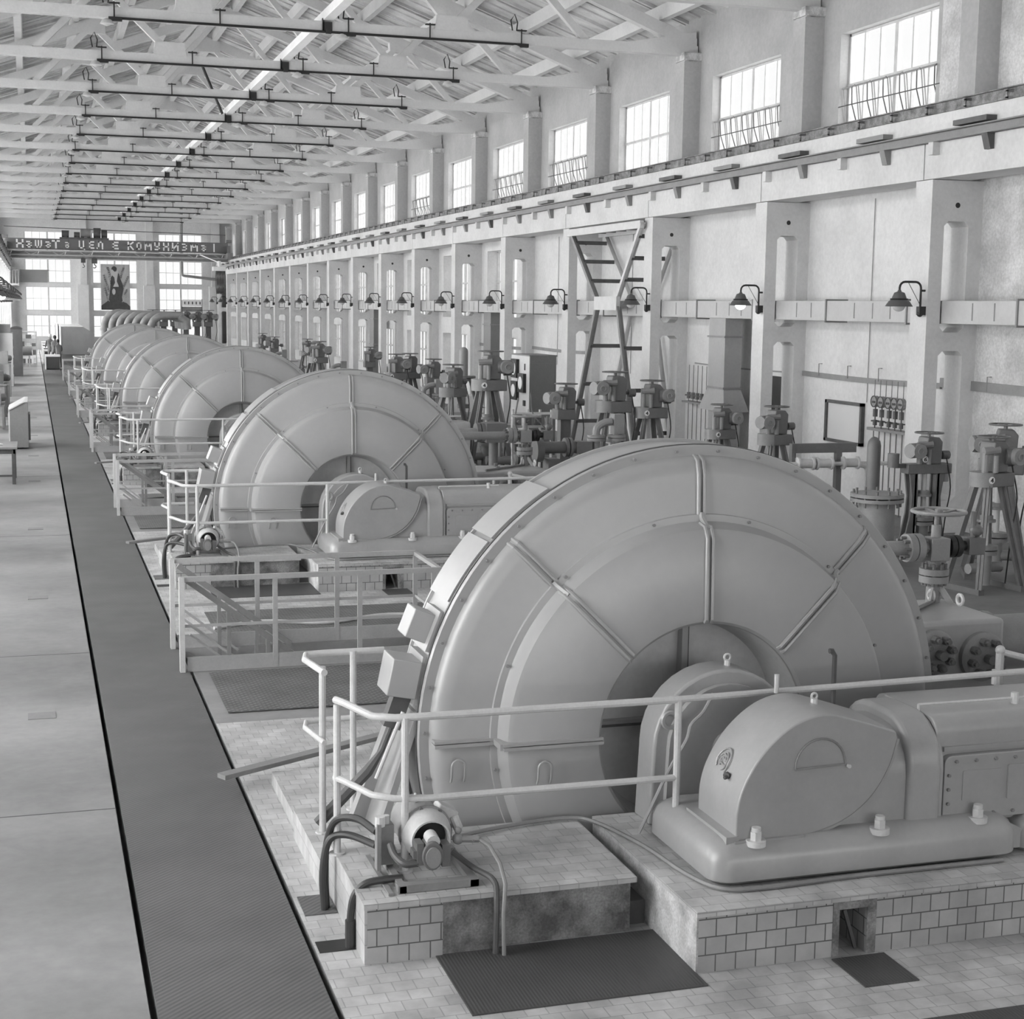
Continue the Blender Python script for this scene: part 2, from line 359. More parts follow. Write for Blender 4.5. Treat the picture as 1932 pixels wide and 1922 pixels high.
# windows ------------------------------------------------------------
WN = [0]
def strip_window(x, z0, z1, zt, n=6, side=1, gear=False, org_y=0.0, w=3.45):
    """window in a wall along Y: root = frame, children pane, sashes, opening gear. side 1: right wall"""
    m = MB(); t = 0.05
    for a, b in ((0, t), (w-t, w)): m.box(x-0.04, x+0.04, a, b, z0, z1)
    m.box(x-0.04, x+0.04, 0, w, z0, z0+t); m.box(x-0.04, x+0.04, 0, w, z1-t, z1)
    for i in range(1, n):
        tt = 0.055 if i == n//2 else 0.022
        m.box(x-0.035, x+0.035, w*i/n-tt, w*i/n+tt, z0, z1)
    m.box(x-0.05, x+0.04, 0, w, zt-0.03, zt+0.03)
    WN[0] += 1
    f = m.build('window_%d' % WN[0], FRAME, org=(x, 0, z0), kind='structure')
    MB().box(x+0.005*side, x+0.012*side, 0, w, z0, z1 if not gear else z1).build('pane', GLASS, f, (x, 0, z0))
    if gear:
        for i in range(n):
            a = w*i/n+0.04; b = w*(i+1)/n-0.04; c = (x-0.16*side, (a+b)/2, (z0+zt)/2)
            s = MB()
            for y in (a, b): s.rbox((x-0.10*side, y, (z0+zt)/2), (0.016, 0.016, zt-z0-0.1), (0, -0.13*side, 0))
            s.rbox((x-0.19*side, (a+b)/2, zt-0.07), (0.03, b-a, 0.03), (0, 0, 0))
            s.build('sash', MIDG, f, (x, 0, z0))
        g = MB(); g.cyl((x-0.24*side, -0.12, zt-0.42), (x-0.24*side, w, zt-0.42), 0.011, 6)
        for i in range(n):
            y = w*i/n+0.05
            g.tube([(x-0.19*side, y, zt-0.05), (x-0.32*side, y-0.12, zt-0.12), (x-0.24*side, y, zt-0.42), (x-0.05*side, y+0.08, z0+0.3)], 0.012, 6)
        g.build('opening_gear', DARK, f, (x, 0, z0))
    return f
def wdup(f, loc):
    WN[0] += 1; r = dup(f, loc); r.name = 'window_%d' % WN[0]; return r
xg = XU+0.24
fo = strip_window(xg, 6.95, 9.08, 8.1, gear=True); fc = strip_window(xg, 6.95, 9.08, 8.1)
used = {0: False, 1: False}
for k in KB:
    y = bay(k)[0]; g = k in (0, 1, 3, 4, 6); src = fo if g else fc
    if not used[g]: src.location = (xg, y, 6.95); used[g] = True
    else: wdup(src, (xg, y, 6.95))
    if k > -4: wdup(fc, (12.72-xg, y, 6.95))
lr = None
for k in KB:
    for side, zz in ((1, [(1.0, 2.7), (3.3, 5.6)]), (-1, [(0.9, 2.7), (3.1, 5.6)])):
        if side == 1 and not (k < -1 or k > 3): continue
        if side == -1 and k < -3: continue
        for za, zb in zz:
            key = (za, zb); x = xg if side == 1 else XLU-0.24
            if lr is None: lr = {}
            if key not in lr: lr[key] = strip_window(x, za, zb, za+(zb-za)*0.55); lr[key].location = (x, bay(k)[0], za)
            else: wdup(lr[key], (x, bay(k)[0], za))
for za, zb in lowR[(17.3, 21.15)]:
    f = strip_window(xg, za, zb, za+(zb-za)*0.5, w=3.85); f.location = (xg, 17.3, za)
def far_window(x0, x1, z0, z1, y):
    m = MB(); w = x1-x0; xm = (x0+x1)/2
    m.box(x0, x0+0.05, y, y+0.08, z0, z1); m.box(x1-0.05, x1, y, y+0.08, z0, z1); m.box(x0, x1, y, y+0.08, z0, z0+0.05); m.box(x0, x1, y, y+0.08, z1-0.05, z1)
    m.box(xm-0.06, xm+0.06, y-0.02, y+0.08, z0, z1)
    for i in (1, 2, 4, 5): m.box(x0+w*i/6-0.013, x0+w*i/6+0.013, y, y+0.06, z0, z1)
    m.box(x0, x1, y, y+0.06, (z0+z1)/2-0.015, (z0+z1)/2+0.015)
    WN[0] += 1; f = m.build('window_%d' % WN[0], FRAME, org=(x0, y, z0), kind='structure')
    MB().box(x0, x1, y+0.03, y+0.036, z0, z1).build('pane', GLASS, f, (x0, y, z0)); return f
for a, b in FC:
    for za, zb in FT: far_window(a, b, za, zb, YE+0.08)

# columns --------------------------------------------------------------
def make_column():
    o = (14.635, 0.25, 0)
    r = thing('wall_column', (14.635, YC+0.25, 0), '', 'column', 'columns along the right wall')
    m = MB(); m.box(14.15, 14.40, 0, 0.5, 0, 5.86); m.box(14.86, XR, 0, 0.5, 0, 5.86)
    for a, b in ((0, 0.55), (3.07, 3.38), (5.2, 5.86)): m.box(14.40, 14.86, 0, 0.5, a, b)
    for z, s in ((0.55, 1), (3.07, -1), (3.38, 1), (5.2, -1)):
        m.prism([(14.40, z), (14.48, z), (14.40, z+0.08*s)], 'y', 0, 0.5); m.prism([(14.86, z), (14.78, z), (14.86, z+0.08*s)], 'y', 0, 0.5)
    m.build('shaft', COLM, r, o)
    MB().cyl((14.64, -0.004, 5.46), (14.64, 0.02, 5.46), 0.045, 12).build('bolt_hole', BLACK, r, o)
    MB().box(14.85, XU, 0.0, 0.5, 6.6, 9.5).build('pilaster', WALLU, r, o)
    MB().box(14.83, XU+0.02, -0.03, 0.53, 9.52, 9.7).box(14.88, XU, 0.02, 0.48, 9.5, 9.52).build('capital', CONCL, r, o)
    return r
c0 = make_column()
for k in range(0, 18):
    yy = YC+6*k+0.25
    if k == 0: c0['label'] = 'whitewashed hollow column behind the unlit wall lamp near the right edge'
    else: dup(c0, (14.635, yy, 0), 'whitewashed hollow column, %s along the right wall' % ORD[k])
for k in range(7, 18):
    r = dup(c0, (12.72-14.635, YC+6*k+0.25, 0), 'whitewashed hollow column of the left wall, number %d from the crane' % (18-k), rz=PI); r['group'] = 'columns along the left wall'

# crane beams -----------------------------------------------------------
def crane_beam(mir):
    X = (lambda x: 12.72-x) if mir else (lambda x: x)
    def B(m, x0, x1, *a): a0, a1 = sorted((X(x0), X(x1))); return m.box(a0, a1, *a)
    o = (X(14.4), 0, 5.87)
    r = thing('crane_beam', o, 'long whitewashed crane runway beam on the %s columns with a dark conductor channel' % ('left' if mir else 'right'), 'crane beam')
    m = MB()
    for k in range(-5, 18): B(m, 14.13, 14.85, YC+6*k+0.265, YC+6*k+6.235, 5.87, 6.7)
    B(m, 14.12, XR+0.1, YS, YE, 6.6, 6.72)
    m.build('beam', BEAM, r, o)
    m = MB(); B(m, 14.17, 14.5, YS, YE, 6.72, 6.90); B(m, 14.27, 14.35, YS, YE, 6.90, 6.93); m.build('crane_rail', BEAM, r, o)
    m = MB(); B(m, 14.24, 14.30, YS, YE, 6.93, 7.09); B(m, 14.18, 14.34, YS, YE, 7.085, 7.10)
    for i in range(0, 120): y = YS+i*1.1; B(m, 14.12, 14.24, y, y+0.04, 7.02, 7.06); B(m, 14.12, 14.15, y, y+0.04, 6.92, 7.04); B(m, 14.12, 14.15, y, y+0.22, 6.91, 6.94)
    m.build('conductor_support', GIRD, r, o)
    m = MB(); B(m, 13.98, 14.12, YS, YE, 6.44, 6.46); B(m, 13.98, 14.12, YS, YE, 6.58, 6.60); B(m, 14.08, 14.12, YS, YE, 6.44, 6.6); m.build('conductor_channel', MIDG, r, o)
    for i in range(0, 34):
        y = 20.87+i*3.0
        m = MB(); a, b, c = X(13.99), X(14.13), X(14.06); m.prism([(a, 6.44), (b, 6.44), (b, 6.20), (c, 6.20)], 'y', y, y+0.16); m.build('bracket', MIDG if i % 3 else DARK, r, o)
        m = MB(); B(m, 14.0, 14.13, y+1.5, y+1.64, 6.24, 6.44); m.build('bracket', BEAM, r, o)
        m = MB(); B(m, 13.93, 14.18, y-0.05, y+0.85, 6.62, 6.70); m.build('clamp_plate', MIDG if i % 2 else DARK, r, o)
    return r
crane_beam(False); crane_beam(True)

# roof trusses ------------------------------------------------------------
def make_truss():
    o = (XM, 0, 9.65); r = thing('roof_truss', (XM, YC+12.25, 9.65), '', 'roof truss', 'white roof trusses')
    h = 0.11
    MB().box(XLU-0.02+0.05, XU-0.03, -h, h, 9.65, 9.88).build('bottom_chord', TRUSS, r, o)
    def tz(x): return 10.02 + 0.37*(x+2.58) if x < XM else 10.02 + 0.37*(2*XM+2.58-x)
    for s in (-1, 1):
        xa = XM; xb = XM+s*8.86
        MB().prism([(xa, tz(XM-0.001)-0.28), (xa, tz(XM-0.001)), (xb, tz(xb)), (xb, tz(xb)-0.3)], 'y', -h, h).build('top_chord', TRUSS, r, o)
        bn = XM+s*2.86; tn = XM+s*4.5
        def bar(a, b, w=0.16): MB().bar(a, b, 0.16, w, up=(0,1,0)).build('web_member', TRUSS, r, o)
        bar((bn, 0, 9.95), (tn, 0, tz(tn)-0.15)); bar((bn, 0, 9.95), (XM+s*0.15, 0, tz(XM-0.2)-0.2))
        bar((tn, 0, tz(tn)-0.2), (XM+s*6.1, 0, 9.85), 0.14)
        MB().prism([(bn-0.40, 9.86), (bn+0.40, 9.86), (bn+0.36, 10.18), (bn-0.36, 10.18)], 'y', -h-0.02, h+0.02).build('gusset', TRUSS, r, o)
        MB().prism([(tn-0.36, tz(tn)-0.42), (tn+0.36, tz(tn)-0.42), (tn+0.40, tz(tn+0.4)-0.05), (tn-0.40, tz(tn-0.4)-0.05)], 'y', -h-0.02, h+0.02).build('gusset', TRUSS, r, o)
        MB().prism([(XM+s*8.84, 9.84), (XM+s*6.9, 9.84), (XM+s*8.84, 10.2)], 'y', -h, h).build('heel_block', TRUSS, r, o)
    MB().prism([(XM-0.5, tz(XM-0.5)-0.36), (XM+0.5, tz(XM-0.5)-0.36), (XM+0.5, tz(XM-0.5)), (XM, tz(XM-0.01)), (XM-0.5, tz(XM-0.5))], 'y', -h-0.02, h+0.02).build('gusset', TRUSS, r, o)
    return r
def make_track():
    o = (XM, -0.17, 9.64); r = thing('lighting_track', (XM, YC+12.08, 9.64), '', 'lighting track', 'dark lighting tracks under the trusses')
    MB().cyl((1.75, -0.17, 9.64), (10.95, -0.17, 9.64), 0.028, 8).build('pipe', BLACK, r, o)
    for x in (1.84, 4.05, 6.85, 8.7, 10.85):
        m = MB(); m.cyl((x, -0.17, 9.62), (x, -0.17, 9.98), 0.016, 6); m.box(x-0.1, x+0.12, -0.19, -0.10, 9.94, 9.965); m.build('hanger', BLACK, r, o)
    for x in (1.84, 6.85, 10.85):
        m = MB(); m.tube([(x-0.22, -0.17, 9.94), (x-0.26, -0.17, 10.16), (x-0.17, -0.17, 10.30), (x-0.10, -0.17, 10.12), (x-0.12, -0.17, 9.94)], 0.016, 6); m.build('cable_loop', BLACK, r, o)
        m = MB(); m.box(x-0.12, x+0.16, -0.22, -0.11, 9.58, 9.66); m.build('junction_box', BLACK, r, o)
        m = MB(); m.lathe([(0.03, 0.06), (0.10, 0.03), (0.15, -0.05), (0.13, -0.05), (0.001, -0.10)], (x-0.15, -0.17, 9.56), 'z', 14); m.build('lamp_shade', TRUSS, r, o)
    return r
tr = make_truss(); tk = make_track()
for k in range(1, 17):
    y = YC+6*k+0.25
    lb = 'white roof truss, %s of the row in view' % ORD[k-1]
    if k == 2: tr['label'] = lb
    else: dup(tr, (XM, y, 9.65), lb)
    lb = 'dark lighting pipe with hangers under the %s roof truss' % ORD[k-1]
    if k == 2: tk['label'] = lb
    elif k > 1: dup(tk, (XM, y-0.17, 9.64), lb)
br = thing('bracing_beam', (6.40, YC, 9.85), 'pale straight beam lying along the middle of the truss chords', 'bracing beam')
MB().box(6.29, 6.51, YC-20, YE-3, 9.89, 10.09).build('beam', BRACE, br, (6.40, YC, 9.85))
for k in range(1, 17):
    y = YC+6*k+0.25-0.13
    MB().box(6.29, 6.49, y-0.03, y-0.005, 9.66, 9.86).box(6.34, 6.46, y-0.09, y-0.03, 9.60, 9.70).box(6.27, 6.31, y-0.03, y, 9.66, 9.93).build('bracket', BLACK, br, (6.40, YC, 9.85))
st = thing('roof_brace_rod', (5.9, 52.6, 9.9), 'black slanting rod standing on a truss chord left of the bracing beam', 'rod')
MB().cyl((5.55, 52.6, 11.4), (6.19, 52.6, 9.88), 0.045, 8).build('rod', BLACK, st, (5.9, 52.6, 9.9))

# duct through the columns ------------------------------------------------
SEGD = []
for k in range(-3, 16):
    y0 = YC+6*k+0.52; y1 = y0+5.46
    if k == 9: continue
    SEGD.append((k, y0, y1))
def make_duct():
    o = (14.63, YC, 3.5); r = thing('ventilation_duct', o, '', 'duct', 'sheet metal duct lengths between the columns')
    MB().box(14.42, 14.84, YC-0.02, YC+6.02, 3.52, 3.90).build('sheet_casing', DUCT, r, o, bevel=0.012)
    for i in (1.05, 3.9):
        m = MB(); m.box(14.395, 14.865, YC+i-0.02, YC+i+0.02, 3.49, 3.93); m.build('flange', MIDG, r, o)
    for i in (1.6, 2.2, 2.85, 4.5, 5.1): MB().box(14.413, 14.42, YC+i-0.012, YC+i+0.012, 3.58, 3.86).build('seam', MIDG, r, o)
    return r
du = make_duct(); du['label'] = 'sheet metal duct length between the two nearest columns'
for k in range(-1, 16):
    if k == 0: continue
    lb = 'sheet metal duct length leaving the picture at the right edge' if k == -1 else 'sheet metal duct length behind the %s column' % ORD[k]
    dup(du, (14.63, YC+6*k, 3.5), lb)
# wall lamps ----------------------------------------------------------------
def make_lamp(bulb):
    o = (14.13, 0, 3.7); r = thing('wall_lamp', o, '', 'lamp', 'gooseneck lamps on the right columns')
    m = MB(); pts = [(14.07, 0, 3.72), (14.07, 0, 4.10)] + arc((13.97, 0, 4.10), 0.10, 0, PI/2, 4) + [(13.77, 0, 4.20)] + arc((13.77, 0, 4.10), 0.10, PI/2, PI, 4) + [(13.67, 0, 4.02)]
    m.tube(pts, 0.019, 8); m.cyl((14.07, 0, 4.06), (14.15, 0, 4.06), 0.02, 6); m.build('arm', BLACK, r, o)
    MB().cyl((14.07, 0, 3.82), (13.83, 0, 4.19), 0.006, 5).build('stay_rod', DARK, r, o)
    m = MB(); m.box(14.03, 14.15, -0.05, 0.05, 3.66, 3.80); m.sph((14.07, 0, 3.68), 0.055, 10, 6); m.build('junction_box', BLACK, r, o)
    m = MB(); m.lathe([(0.02, 0.10), (0.035, 0.07), (0.085, 0.05), (0.115, -0.02), (0.125, -0.055)], (13.67, 0, 3.97), 'z', 20); m.build('cap', SHADE, r, o)
    m = MB(); m.lathe([(0.12, -0.05), (0.17, -0.09), (0.225, -0.17), (0.22, -0.175), (0.165, -0.10), (0.11, -0.06)], (13.67, 0, 3.97), 'z', 24); m.build('lamp_shade', SHADE, r, o)
    MB().torus((13.67, 0, 3.915), 0.135, 0.014, 'z', 20, 6).build('clamp_ring', BLACK, r, o)
    MB().sph((13.67, 0, 3.80), 0.105, 16, 10, 0.85).build('globe', bulb, r, o)
    return r
lu = make_lamp(GLOBE); ll = make_lamp(LIT)
for k in range(0, 18):
    y = YC+6*k-0.12+0.2; p = (14.13, y, 3.7)
    if k == 0: lu.location = p; lu['label'] = 'unlit gooseneck wall lamp on the nearest right column'
    elif k == 1: ll.location = p; ll['label'] = 'lit gooseneck wall lamp with a glowing globe'
    else: dup(lu, p, 'unlit gooseneck wall lamp on the %s right column' % ORD[k])
for k in range(2, 14):
    r = dup(ll if k < 4 else lu, (-1.34+0.18, YC+6*k+0.2, 3.7), 'gooseneck lamp on the left columns, %s of the row' % ORD[k-2], rz=PI); r['group'] = 'gooseneck lamps on the left columns'
    for ch in r.children:
        if ch.name.startswith('arm'): ch.scale = (1.35, 1, 1)

for i, y in enumerate((11.35, 16.67, 25.4, 34.2)):
    MB().box(-2.3, 0.5, y, y+0.012, 0.0, 0.0015).build('trim_%d' % (i+1), DARK, kind='structure')

# ------------------------------------------------------------------ compressor units, one every 12 m
CX, CZ = 4.29, 0.86
def make_casing():
    o = (CX, 9.8, 0.0); r = thing('motor_casing', o, '', 'motor casing', 'round grey motor casings in a row')
    C = (CX, 0, CZ); N = 112
    MB().lathe([(1.83, 9.64), (1.905, 9.64), (1.91, 9.67), (1.91, 10.14), (1.93, 10.145), (1.93, 10.17), (1.80, 10.20), (0.30, 10.24)], C, 'y', N).build('drum', CASE, r, o, clipz=0.0)
    MB().lathe([(1.84, 9.60), (1.925, 9.595), (1.93, 9.605), (1.93, 9.638), (1.905, 9.642)], C, 'y', N).build('rim_flange', CASE, r, o, clipz=0.0)
    MB().lathe([(1.90, 9.641), (1.936, 9.641), (1.936, 9.662), (1.90, 9.662)], C, 'y', N).build('rim_gap_shadow', DARK, r, o, clipz=0.0)  # dark ring whose colour stands in for the shadow in the rim gap
    MB().lathe([(1.862, 9.605), (1.855, 9.575), (1.83, 9.545), (1.79, 9.525), (1.74, 9.515), (1.48, 9.505), (1.46, 9.50)], C, 'y', N).build('outer_panel', CASE, r, o, clipz=0.0)
    MB().lathe([(1.475, 9.51), (1.47, 9.485), (1.425, 9.48), (1.41, 9.45), (1.40, 9.40), (1.385, 9.365), (1.35, 9.345), (0.80, 9.325), (0.765, 9.33), (0.745, 9.35), (0.74, 9.40)], C, 'y', N).build('inner_panel', CASE, r, o, clipz=0.0)
    MB().lathe([(0.742, 9.37), (0.71, 9.60), (0.69, 9.74), (0.60, 9.78), (0.10, 9.80)], C, 'y', 64).build('hub_recess', HUB, r, o, clipz=0.0)
    for a in (45, 90, 135):
        ca, sa = math.cos(math.radians(a)), math.sin(math.radians(a)); px, pz = -sa, ca
        def pt(rr, y, off): return (CX+rr*ca+px*off, y, CZ+rr*sa+pz*off)
        m = MB()
        for off in (-0.021, 0.021):
            m.tube([pt(0.76, 9.335, off), pt(0.78, 9.315, off), pt(1.33, 9.33, off), pt(1.40, 9.38, off), pt(1.415, 9.46, off)], 0.0135, 6)
            m.tube([pt(1.47, 9.49, off), pt(1.74, 9.505, off), pt(1.83, 9.535, off), pt(1.86, 9.60, off)], 0.0135, 6)
        m.tube([pt(1.38, 9.37, 0), pt(1.44, 9.47, 0.0), pt(1.48, 9.49, 0)], 0.02, 6)
        m.build('radial_seam', CASE, r, o)
    MB().box(CX-0.022, CX+0.022, 9.70, 9.79, CZ+0.1, CZ+0.72).box(CX-0.70, CX+0.70, 9.72, 9.80, CZ-0.012, CZ+0.012).build('hub_joint', CASE, r, o); MB().box(CX-0.69, CX+0.69, 9.715, 9.80, CZ-0.03, CZ-0.013).box(CX+0.022, CX+0.034, 9.71, 9.79, CZ+0.1, CZ+0.72).build('hub_joint_gap', DARK, r, o)
    for s in (-1, 1):
        m = MB()
        for a, b, y in ((0.74, 1.43, 9.30), (1.45, 1.85, 9.47)):
            x0, x1 = sorted((CX+s*a, CX+s*b)); m.box(x0, x1, y, y+0.1, CZ-0.022, CZ-0.002); m.box(x0, x1, y+0.01, y+0.1, CZ+0.004, CZ+0.022)
        m.box(*sorted((CX+s*1.38, CX+s*1.45)), 9.32, 9.52, CZ-0.02, CZ+0.02)
        m.build('joint_flange', CASE, r, o)
        for rr, y in ((1.12, 9.325), (1.66, 9.50)):
            x = CX+s*rr-0.03; m = MB().tube([(x-0.045, y-0.005, CZ-0.26), (x-0.045, y-0.03, CZ-0.22)]+arc((x, y-0.035, CZ-0.15), 0.045, PI, 0, 8)+[(x+0.045, y-0.03, CZ-0.22), (x+0.045, y-0.005, CZ-0.26)], 0.009, 6); m.build('lifting_handle', CASE, r, o)
    for k in range(24):
        a = math.radians(-17+k*9.3)
        MB().cyl((CX+1.893*math.cos(a), 9.575, CZ+1.893*math.sin(a)), (CX+1.893*math.cos(a), 9.60, CZ+1.893*math.sin(a)), 0.011, 6).build('bolt', MIDG, r, o)
        if k % 3 == 1: MB().cyl((CX+1.45*math.cos(a), 9.465, CZ+1.45*math.sin(a)), (CX+1.45*math.cos(a), 9.49, CZ+1.45*math.sin(a)), 0.011, 6).build('bolt', MIDG, r, o)
    for a0, a1 in ((138, 152), (122, 137)):
        m = MB().lathe([(1.915, 9.68), (1.945, 9.68), (1.945, 10.15), (1.915, 10.15)], C, 'y', 8, math.radians(a0), math.radians(a1)); m.build('cover_plate', CASE, r, o)
    for a, sx, sz, y0, y1 in ((158.5, 0.15, 0.20, 9.74, 9.97), (168.5, 0.20, 0.25, 9.66, 9.96)):
        ar = math.radians(a); rr = 1.95+sx/2; c = (CX+rr*math.cos(ar), (y0+y1)/2, CZ+rr*math.sin(ar))
        MB().rbox(c, (sx, y1-y0, sz), (0, -ar, 0)).build('terminal_box', CASE, r, o, bevel=0.008)
        MB().rbox((CX+1.93*math.cos(ar), 9.85, CZ+1.93*math.sin(ar)), (0.05, 0.36, sz+0.08), (0, -ar, 0)).build('mounting_plate', CASE, r, o)
    MB().prism([(2.40, 1.02), (2.31, 1.02), (1.98, 0.15), (2.13, 0.15)], 'y', 10.05, 10.15).prism([(2.40, 1.02), (2.36, 1.02), (2.08, 0.15), (2.13, 0.15)], 'y', 9.68, 10.05).build('foot', CASE, r, o)
    m = MB().bar((2.30, 9.80, 1.16), (2.215, 9.80, 0.92), 0.12, 0.10, up=(0, 1, 0)); m.build('cable_channel', DARK, r, o)
    m = MB().tube([(2.24, 9.80, 0.96), (2.16, 9.80, 0.76), (2.07, 9.82, 0.62), (1.75, 9.9, 0.26)], [0.018, 0.02, 0.042, 0.042], 8); m.build('conduit', DARK, r, o)
    m = MB().cyl((2.28, 9.7, 1.04), (2.10, 9.70, 0.60), 0.014, 8); m.build('conduit', RAIL, r, o)
    return r
def make_bearing():
    o = (4.27, 9.05, 0.36); r = thing('bearing_pedestal', o, '', 'bearing pedestal', 'bearing pedestals in front of the motor hubs')
    poly = [(3.75, 0.37), (3.77, 0.86)] + [(4.27+0.5*math.cos(a), 0.88+0.5*math.sin(a)) for a in [PI*(1-t/16) for t in range(17)]] + [(4.79, 0.86), (4.79, 0.37)]
    MB().prism(poly, 'y', 8.98, 9.24).build('housing', COMP, r, o, bevel=0.02)
    poly = [(3.84, 0.37), (3.86, 0.86)] + [(4.27+0.41*math.cos(a), 0.88+0.41*math.sin(a)) for a in [PI*(1-t/16) for t in range(17)]] + [(4.70, 0.86), (4.70, 0.37)]
    MB().prism(poly, 'y', 8.93, 8.98).build('cap', COMP, r, o)
    MB().torus((3.86, 8.93, 1.08), 0.05, 0.016, 'y', 18, 6).build('lifting_lug', COMP, r, o)
    m = MB()
    for x in (4.33,): m.cyl((x, 9.1, 1.36), (x, 9.1, 1.41), 0.02, 8); m.torus((x, 9.1, 1.43), 0.022, 0.008, 'y', 12, 5)
    m.build('eye_bolt', SILV, r, o)
    MB().cyl((CX, 8.5, CZ), (CX, 9.81, CZ), 0.13, 24).build('shaft', MIDG, r, o)
    MB().tube(smooth([(3.60, 8.78, 0.40), (3.80, 8.80, 0.78), (3.92, 8.80, 0.98), (3.95, 8.80, 1.08), (4.04, 8.82, 1.15), (4.12, 8.85, 1.26)], 5), 0.011, 6).build('oil_pipe', COMP, r, o)
    return r
def make_frame():
    o = (4.4, 8.3, 0.37); r = thing('piston_compressor', o, '', 'compressor', 'compressor frames on the tiled plinths')
    def rr(x0, x1, y0, y1, q, n=5):
        P = []
        for cx_, cy_, a in ((x1-q, y1-q, 0), (x0+q, y1-q, PI/2), (x0+q, y0+q, PI), (x1-q, y0+q, 3*PI/2)):
            for k in range(n+1): t = a+PI/2*k/n; P.append((cx_+q*math.cos(t), cy_+q*math.sin(t)))
        return P
    def blob(x0, x1, y0, y1, z0, z1, q, bulge):
        """casting with rounded shoulders: stacked rounded outlines"""
        lv = [(z0, -0.01), (z0+0.03, bulge), (z0+(z1-z0)*0.55, bulge), (z0+(z1-z0)*0.8, bulge*0.5-0.01), (z1-0.012, -0.05), (z1, -0.09)]
        vs = []; n = len(rr(0, 1, 0, 1, 0.1))
        for z, g in lv: vs += [(x, y, z) for x, y in rr(x0-g, x1+g, y0-g, y1+g, q)]
        fs = [tuple(range(n))] + [tuple((len(lv)-1)*n+k for k in reversed(range(n)))]
        for i in range(len(lv)-1):
            for k in range(n): fs.append((i*n+k, i*n+(k+1) % n, (i+1)*n+(k+1) % n, (i+1)*n+k))
        m = MB(); m.add(vs, fs); return m
    blob(3.72, 5.74, 7.87, 8.86, 0.37, 0.63, 0.13, 0.03).build('base', COMP, r, o, ang=50)
    blob(5.82, 9.0, 7.90, 9.0, 0.37, 0.60, 0.08, 0.02).build('base', COMP, r, o, ang=50)
    MB().prism([(5.70, 0.40), (5.86, 0.40), (5.86, 0.5), (5.70, 0.58)], 'y', 7.92, 8.8).build('coupling_strip', COMP, r, o)
    hp = smooth([(3.865, 0.60), (3.865, 0.80), (3.94, 1.00), (4.06, 1.18), (4.24, 1.305), (4.42, 1.345), (4.62, 1.30), (4.86, 1.215)], 5) if False else None
    top = smooth([(3.865, 0, 0.60), (3.868, 0, 0.80), (3.92, 0, 0.97), (4.04, 0, 1.15), (4.22, 0, 1.29), (4.42, 0, 1.34), (4.62, 0, 1.295), (4.90, 0, 1.205)], 5)
    low = smooth([(4.915, 0, 1.16), (4.86, 0, 0.98), (4.74, 0, 0.80), (4.55, 0, 0.67), (4.30, 0, 0.605), (4.15, 0, 0.60)], 5)
    MB().prism([(p[0], p[2]) for p in top+low], 'y', 7.93, 8.47).build('hood', COMP, r, o, bevel=0.010)
    MB().prism([(p[0], p[2]) for p in [(4.12, 0, 0.585)]+[(4.935, 0, 1.165)]+low[2:]], 'y', 7.965, 8.47) .build('hood_flange', COMP, r, o) if False else None
    MB().tube([(p[0]+0.012, 7.955, p[2]-0.008) for p in low], 0.016, 6).build('hood_flange', COMP, r, o)
    MB().box(3.80, 3.88, 7.92, 8.5, 0.60, 0.645).box(3.85, 4.3, 7.905, 7.94, 0.595, 0.62).build('hood_foot', COMP, r, o)
    m = MB().tube([(4.235, 7.925, 1.02)] + arc((4.40, 7.925, 1.03), 0.165, PI, 0, 14) + [(4.565, 7.925, 1.03), (4.235, 7.925, 1.02)], 0.007, 6)
    m.build('inspection_hatch', MIDG, r, o)
    m = MB().cyl((4.58, 7.9, 1.02), (4.58, 7.93, 1.02), 0.012, 8); m.build('hatch_knob', SILV, r, o)
    # embossed round mark on the left shoulder of the hood
    m = MB()
    def sh(t, q):  # point on the hood's left shoulder, t along y, q up
        z = 1.0+q; x = 3.925 + (q*0.62 if q > 0 else q*0.30); return (x-0.004, t, z)
    for R_, a0, a1 in ((0.075, -0.6, 3.9), (0.05, 0.4, 4.6), (0.03, -1, 3.0)):
        m.tube([sh(8.26+R_*math.cos(a0+(a1-a0)*k/14), R_*math.sin(a0+(a1-a0)*k/14)) for k in range(15)], 0.005, 5)
    for q in (-0.02, 0.01, 0.03): m.tube([sh(8.22, q), sh(8.29, q+0.01)], 0.005, 5)
    m.build('embossed_mark', COMP, r, o)
    MB().cyl((3.90, 8.14, 0.95), (3.885, 8.13, 0.95), 0.022, 8).cyl((3.93, 8.14, 0.95), (3.87, 8.12, 0.94), 0.012, 8).build('plug', DARK, r, o)
    m = MB().cyl((4.50, 8.22, 1.32), (4.50, 8.22, 1.36), 0.022, 8); m.torus((4.50, 8.22, 1.375), 0.018, 0.008, 'y', 12, 5); m.build('eye_bolt', SILV, r, o)
    m = MB().cyl((4.45, 8.62, 1.30), (4.45, 8.62, 1.42), 0.016, 8); m.build('grease_cup', SILV, r, o)
    m = MB().tube([(4.90, 8.70, 1.15), (4.90, 8.70, 1.50), (4.88, 8.70, 1.53), (4.86, 8.70, 1.53)], 0.018, 6); m.build('dipstick', DARK, r, o)
    # crankcase: arch section swept along x
    def yz(y0, y1, zt, q, zb=0.55):
        P = [(y0, zb), (y0, zt-q)] + [(y0+q-q*math.cos(PI/2*k/6), zt-q+q*math.sin(PI/2*k/6)) for k in range(1, 7)]
        P += [(y1-q+q*math.sin(PI/2*k/6), zt-q+q*math.cos(PI/2*k/6)) for k in range(0, 7)] + [(y1, zb)]
        return P
    MB().prism(yz(7.99, 8.75, 1.18, 0.28), 'x', 4.30, 5.10).build('crankcase', COMP, r, o)
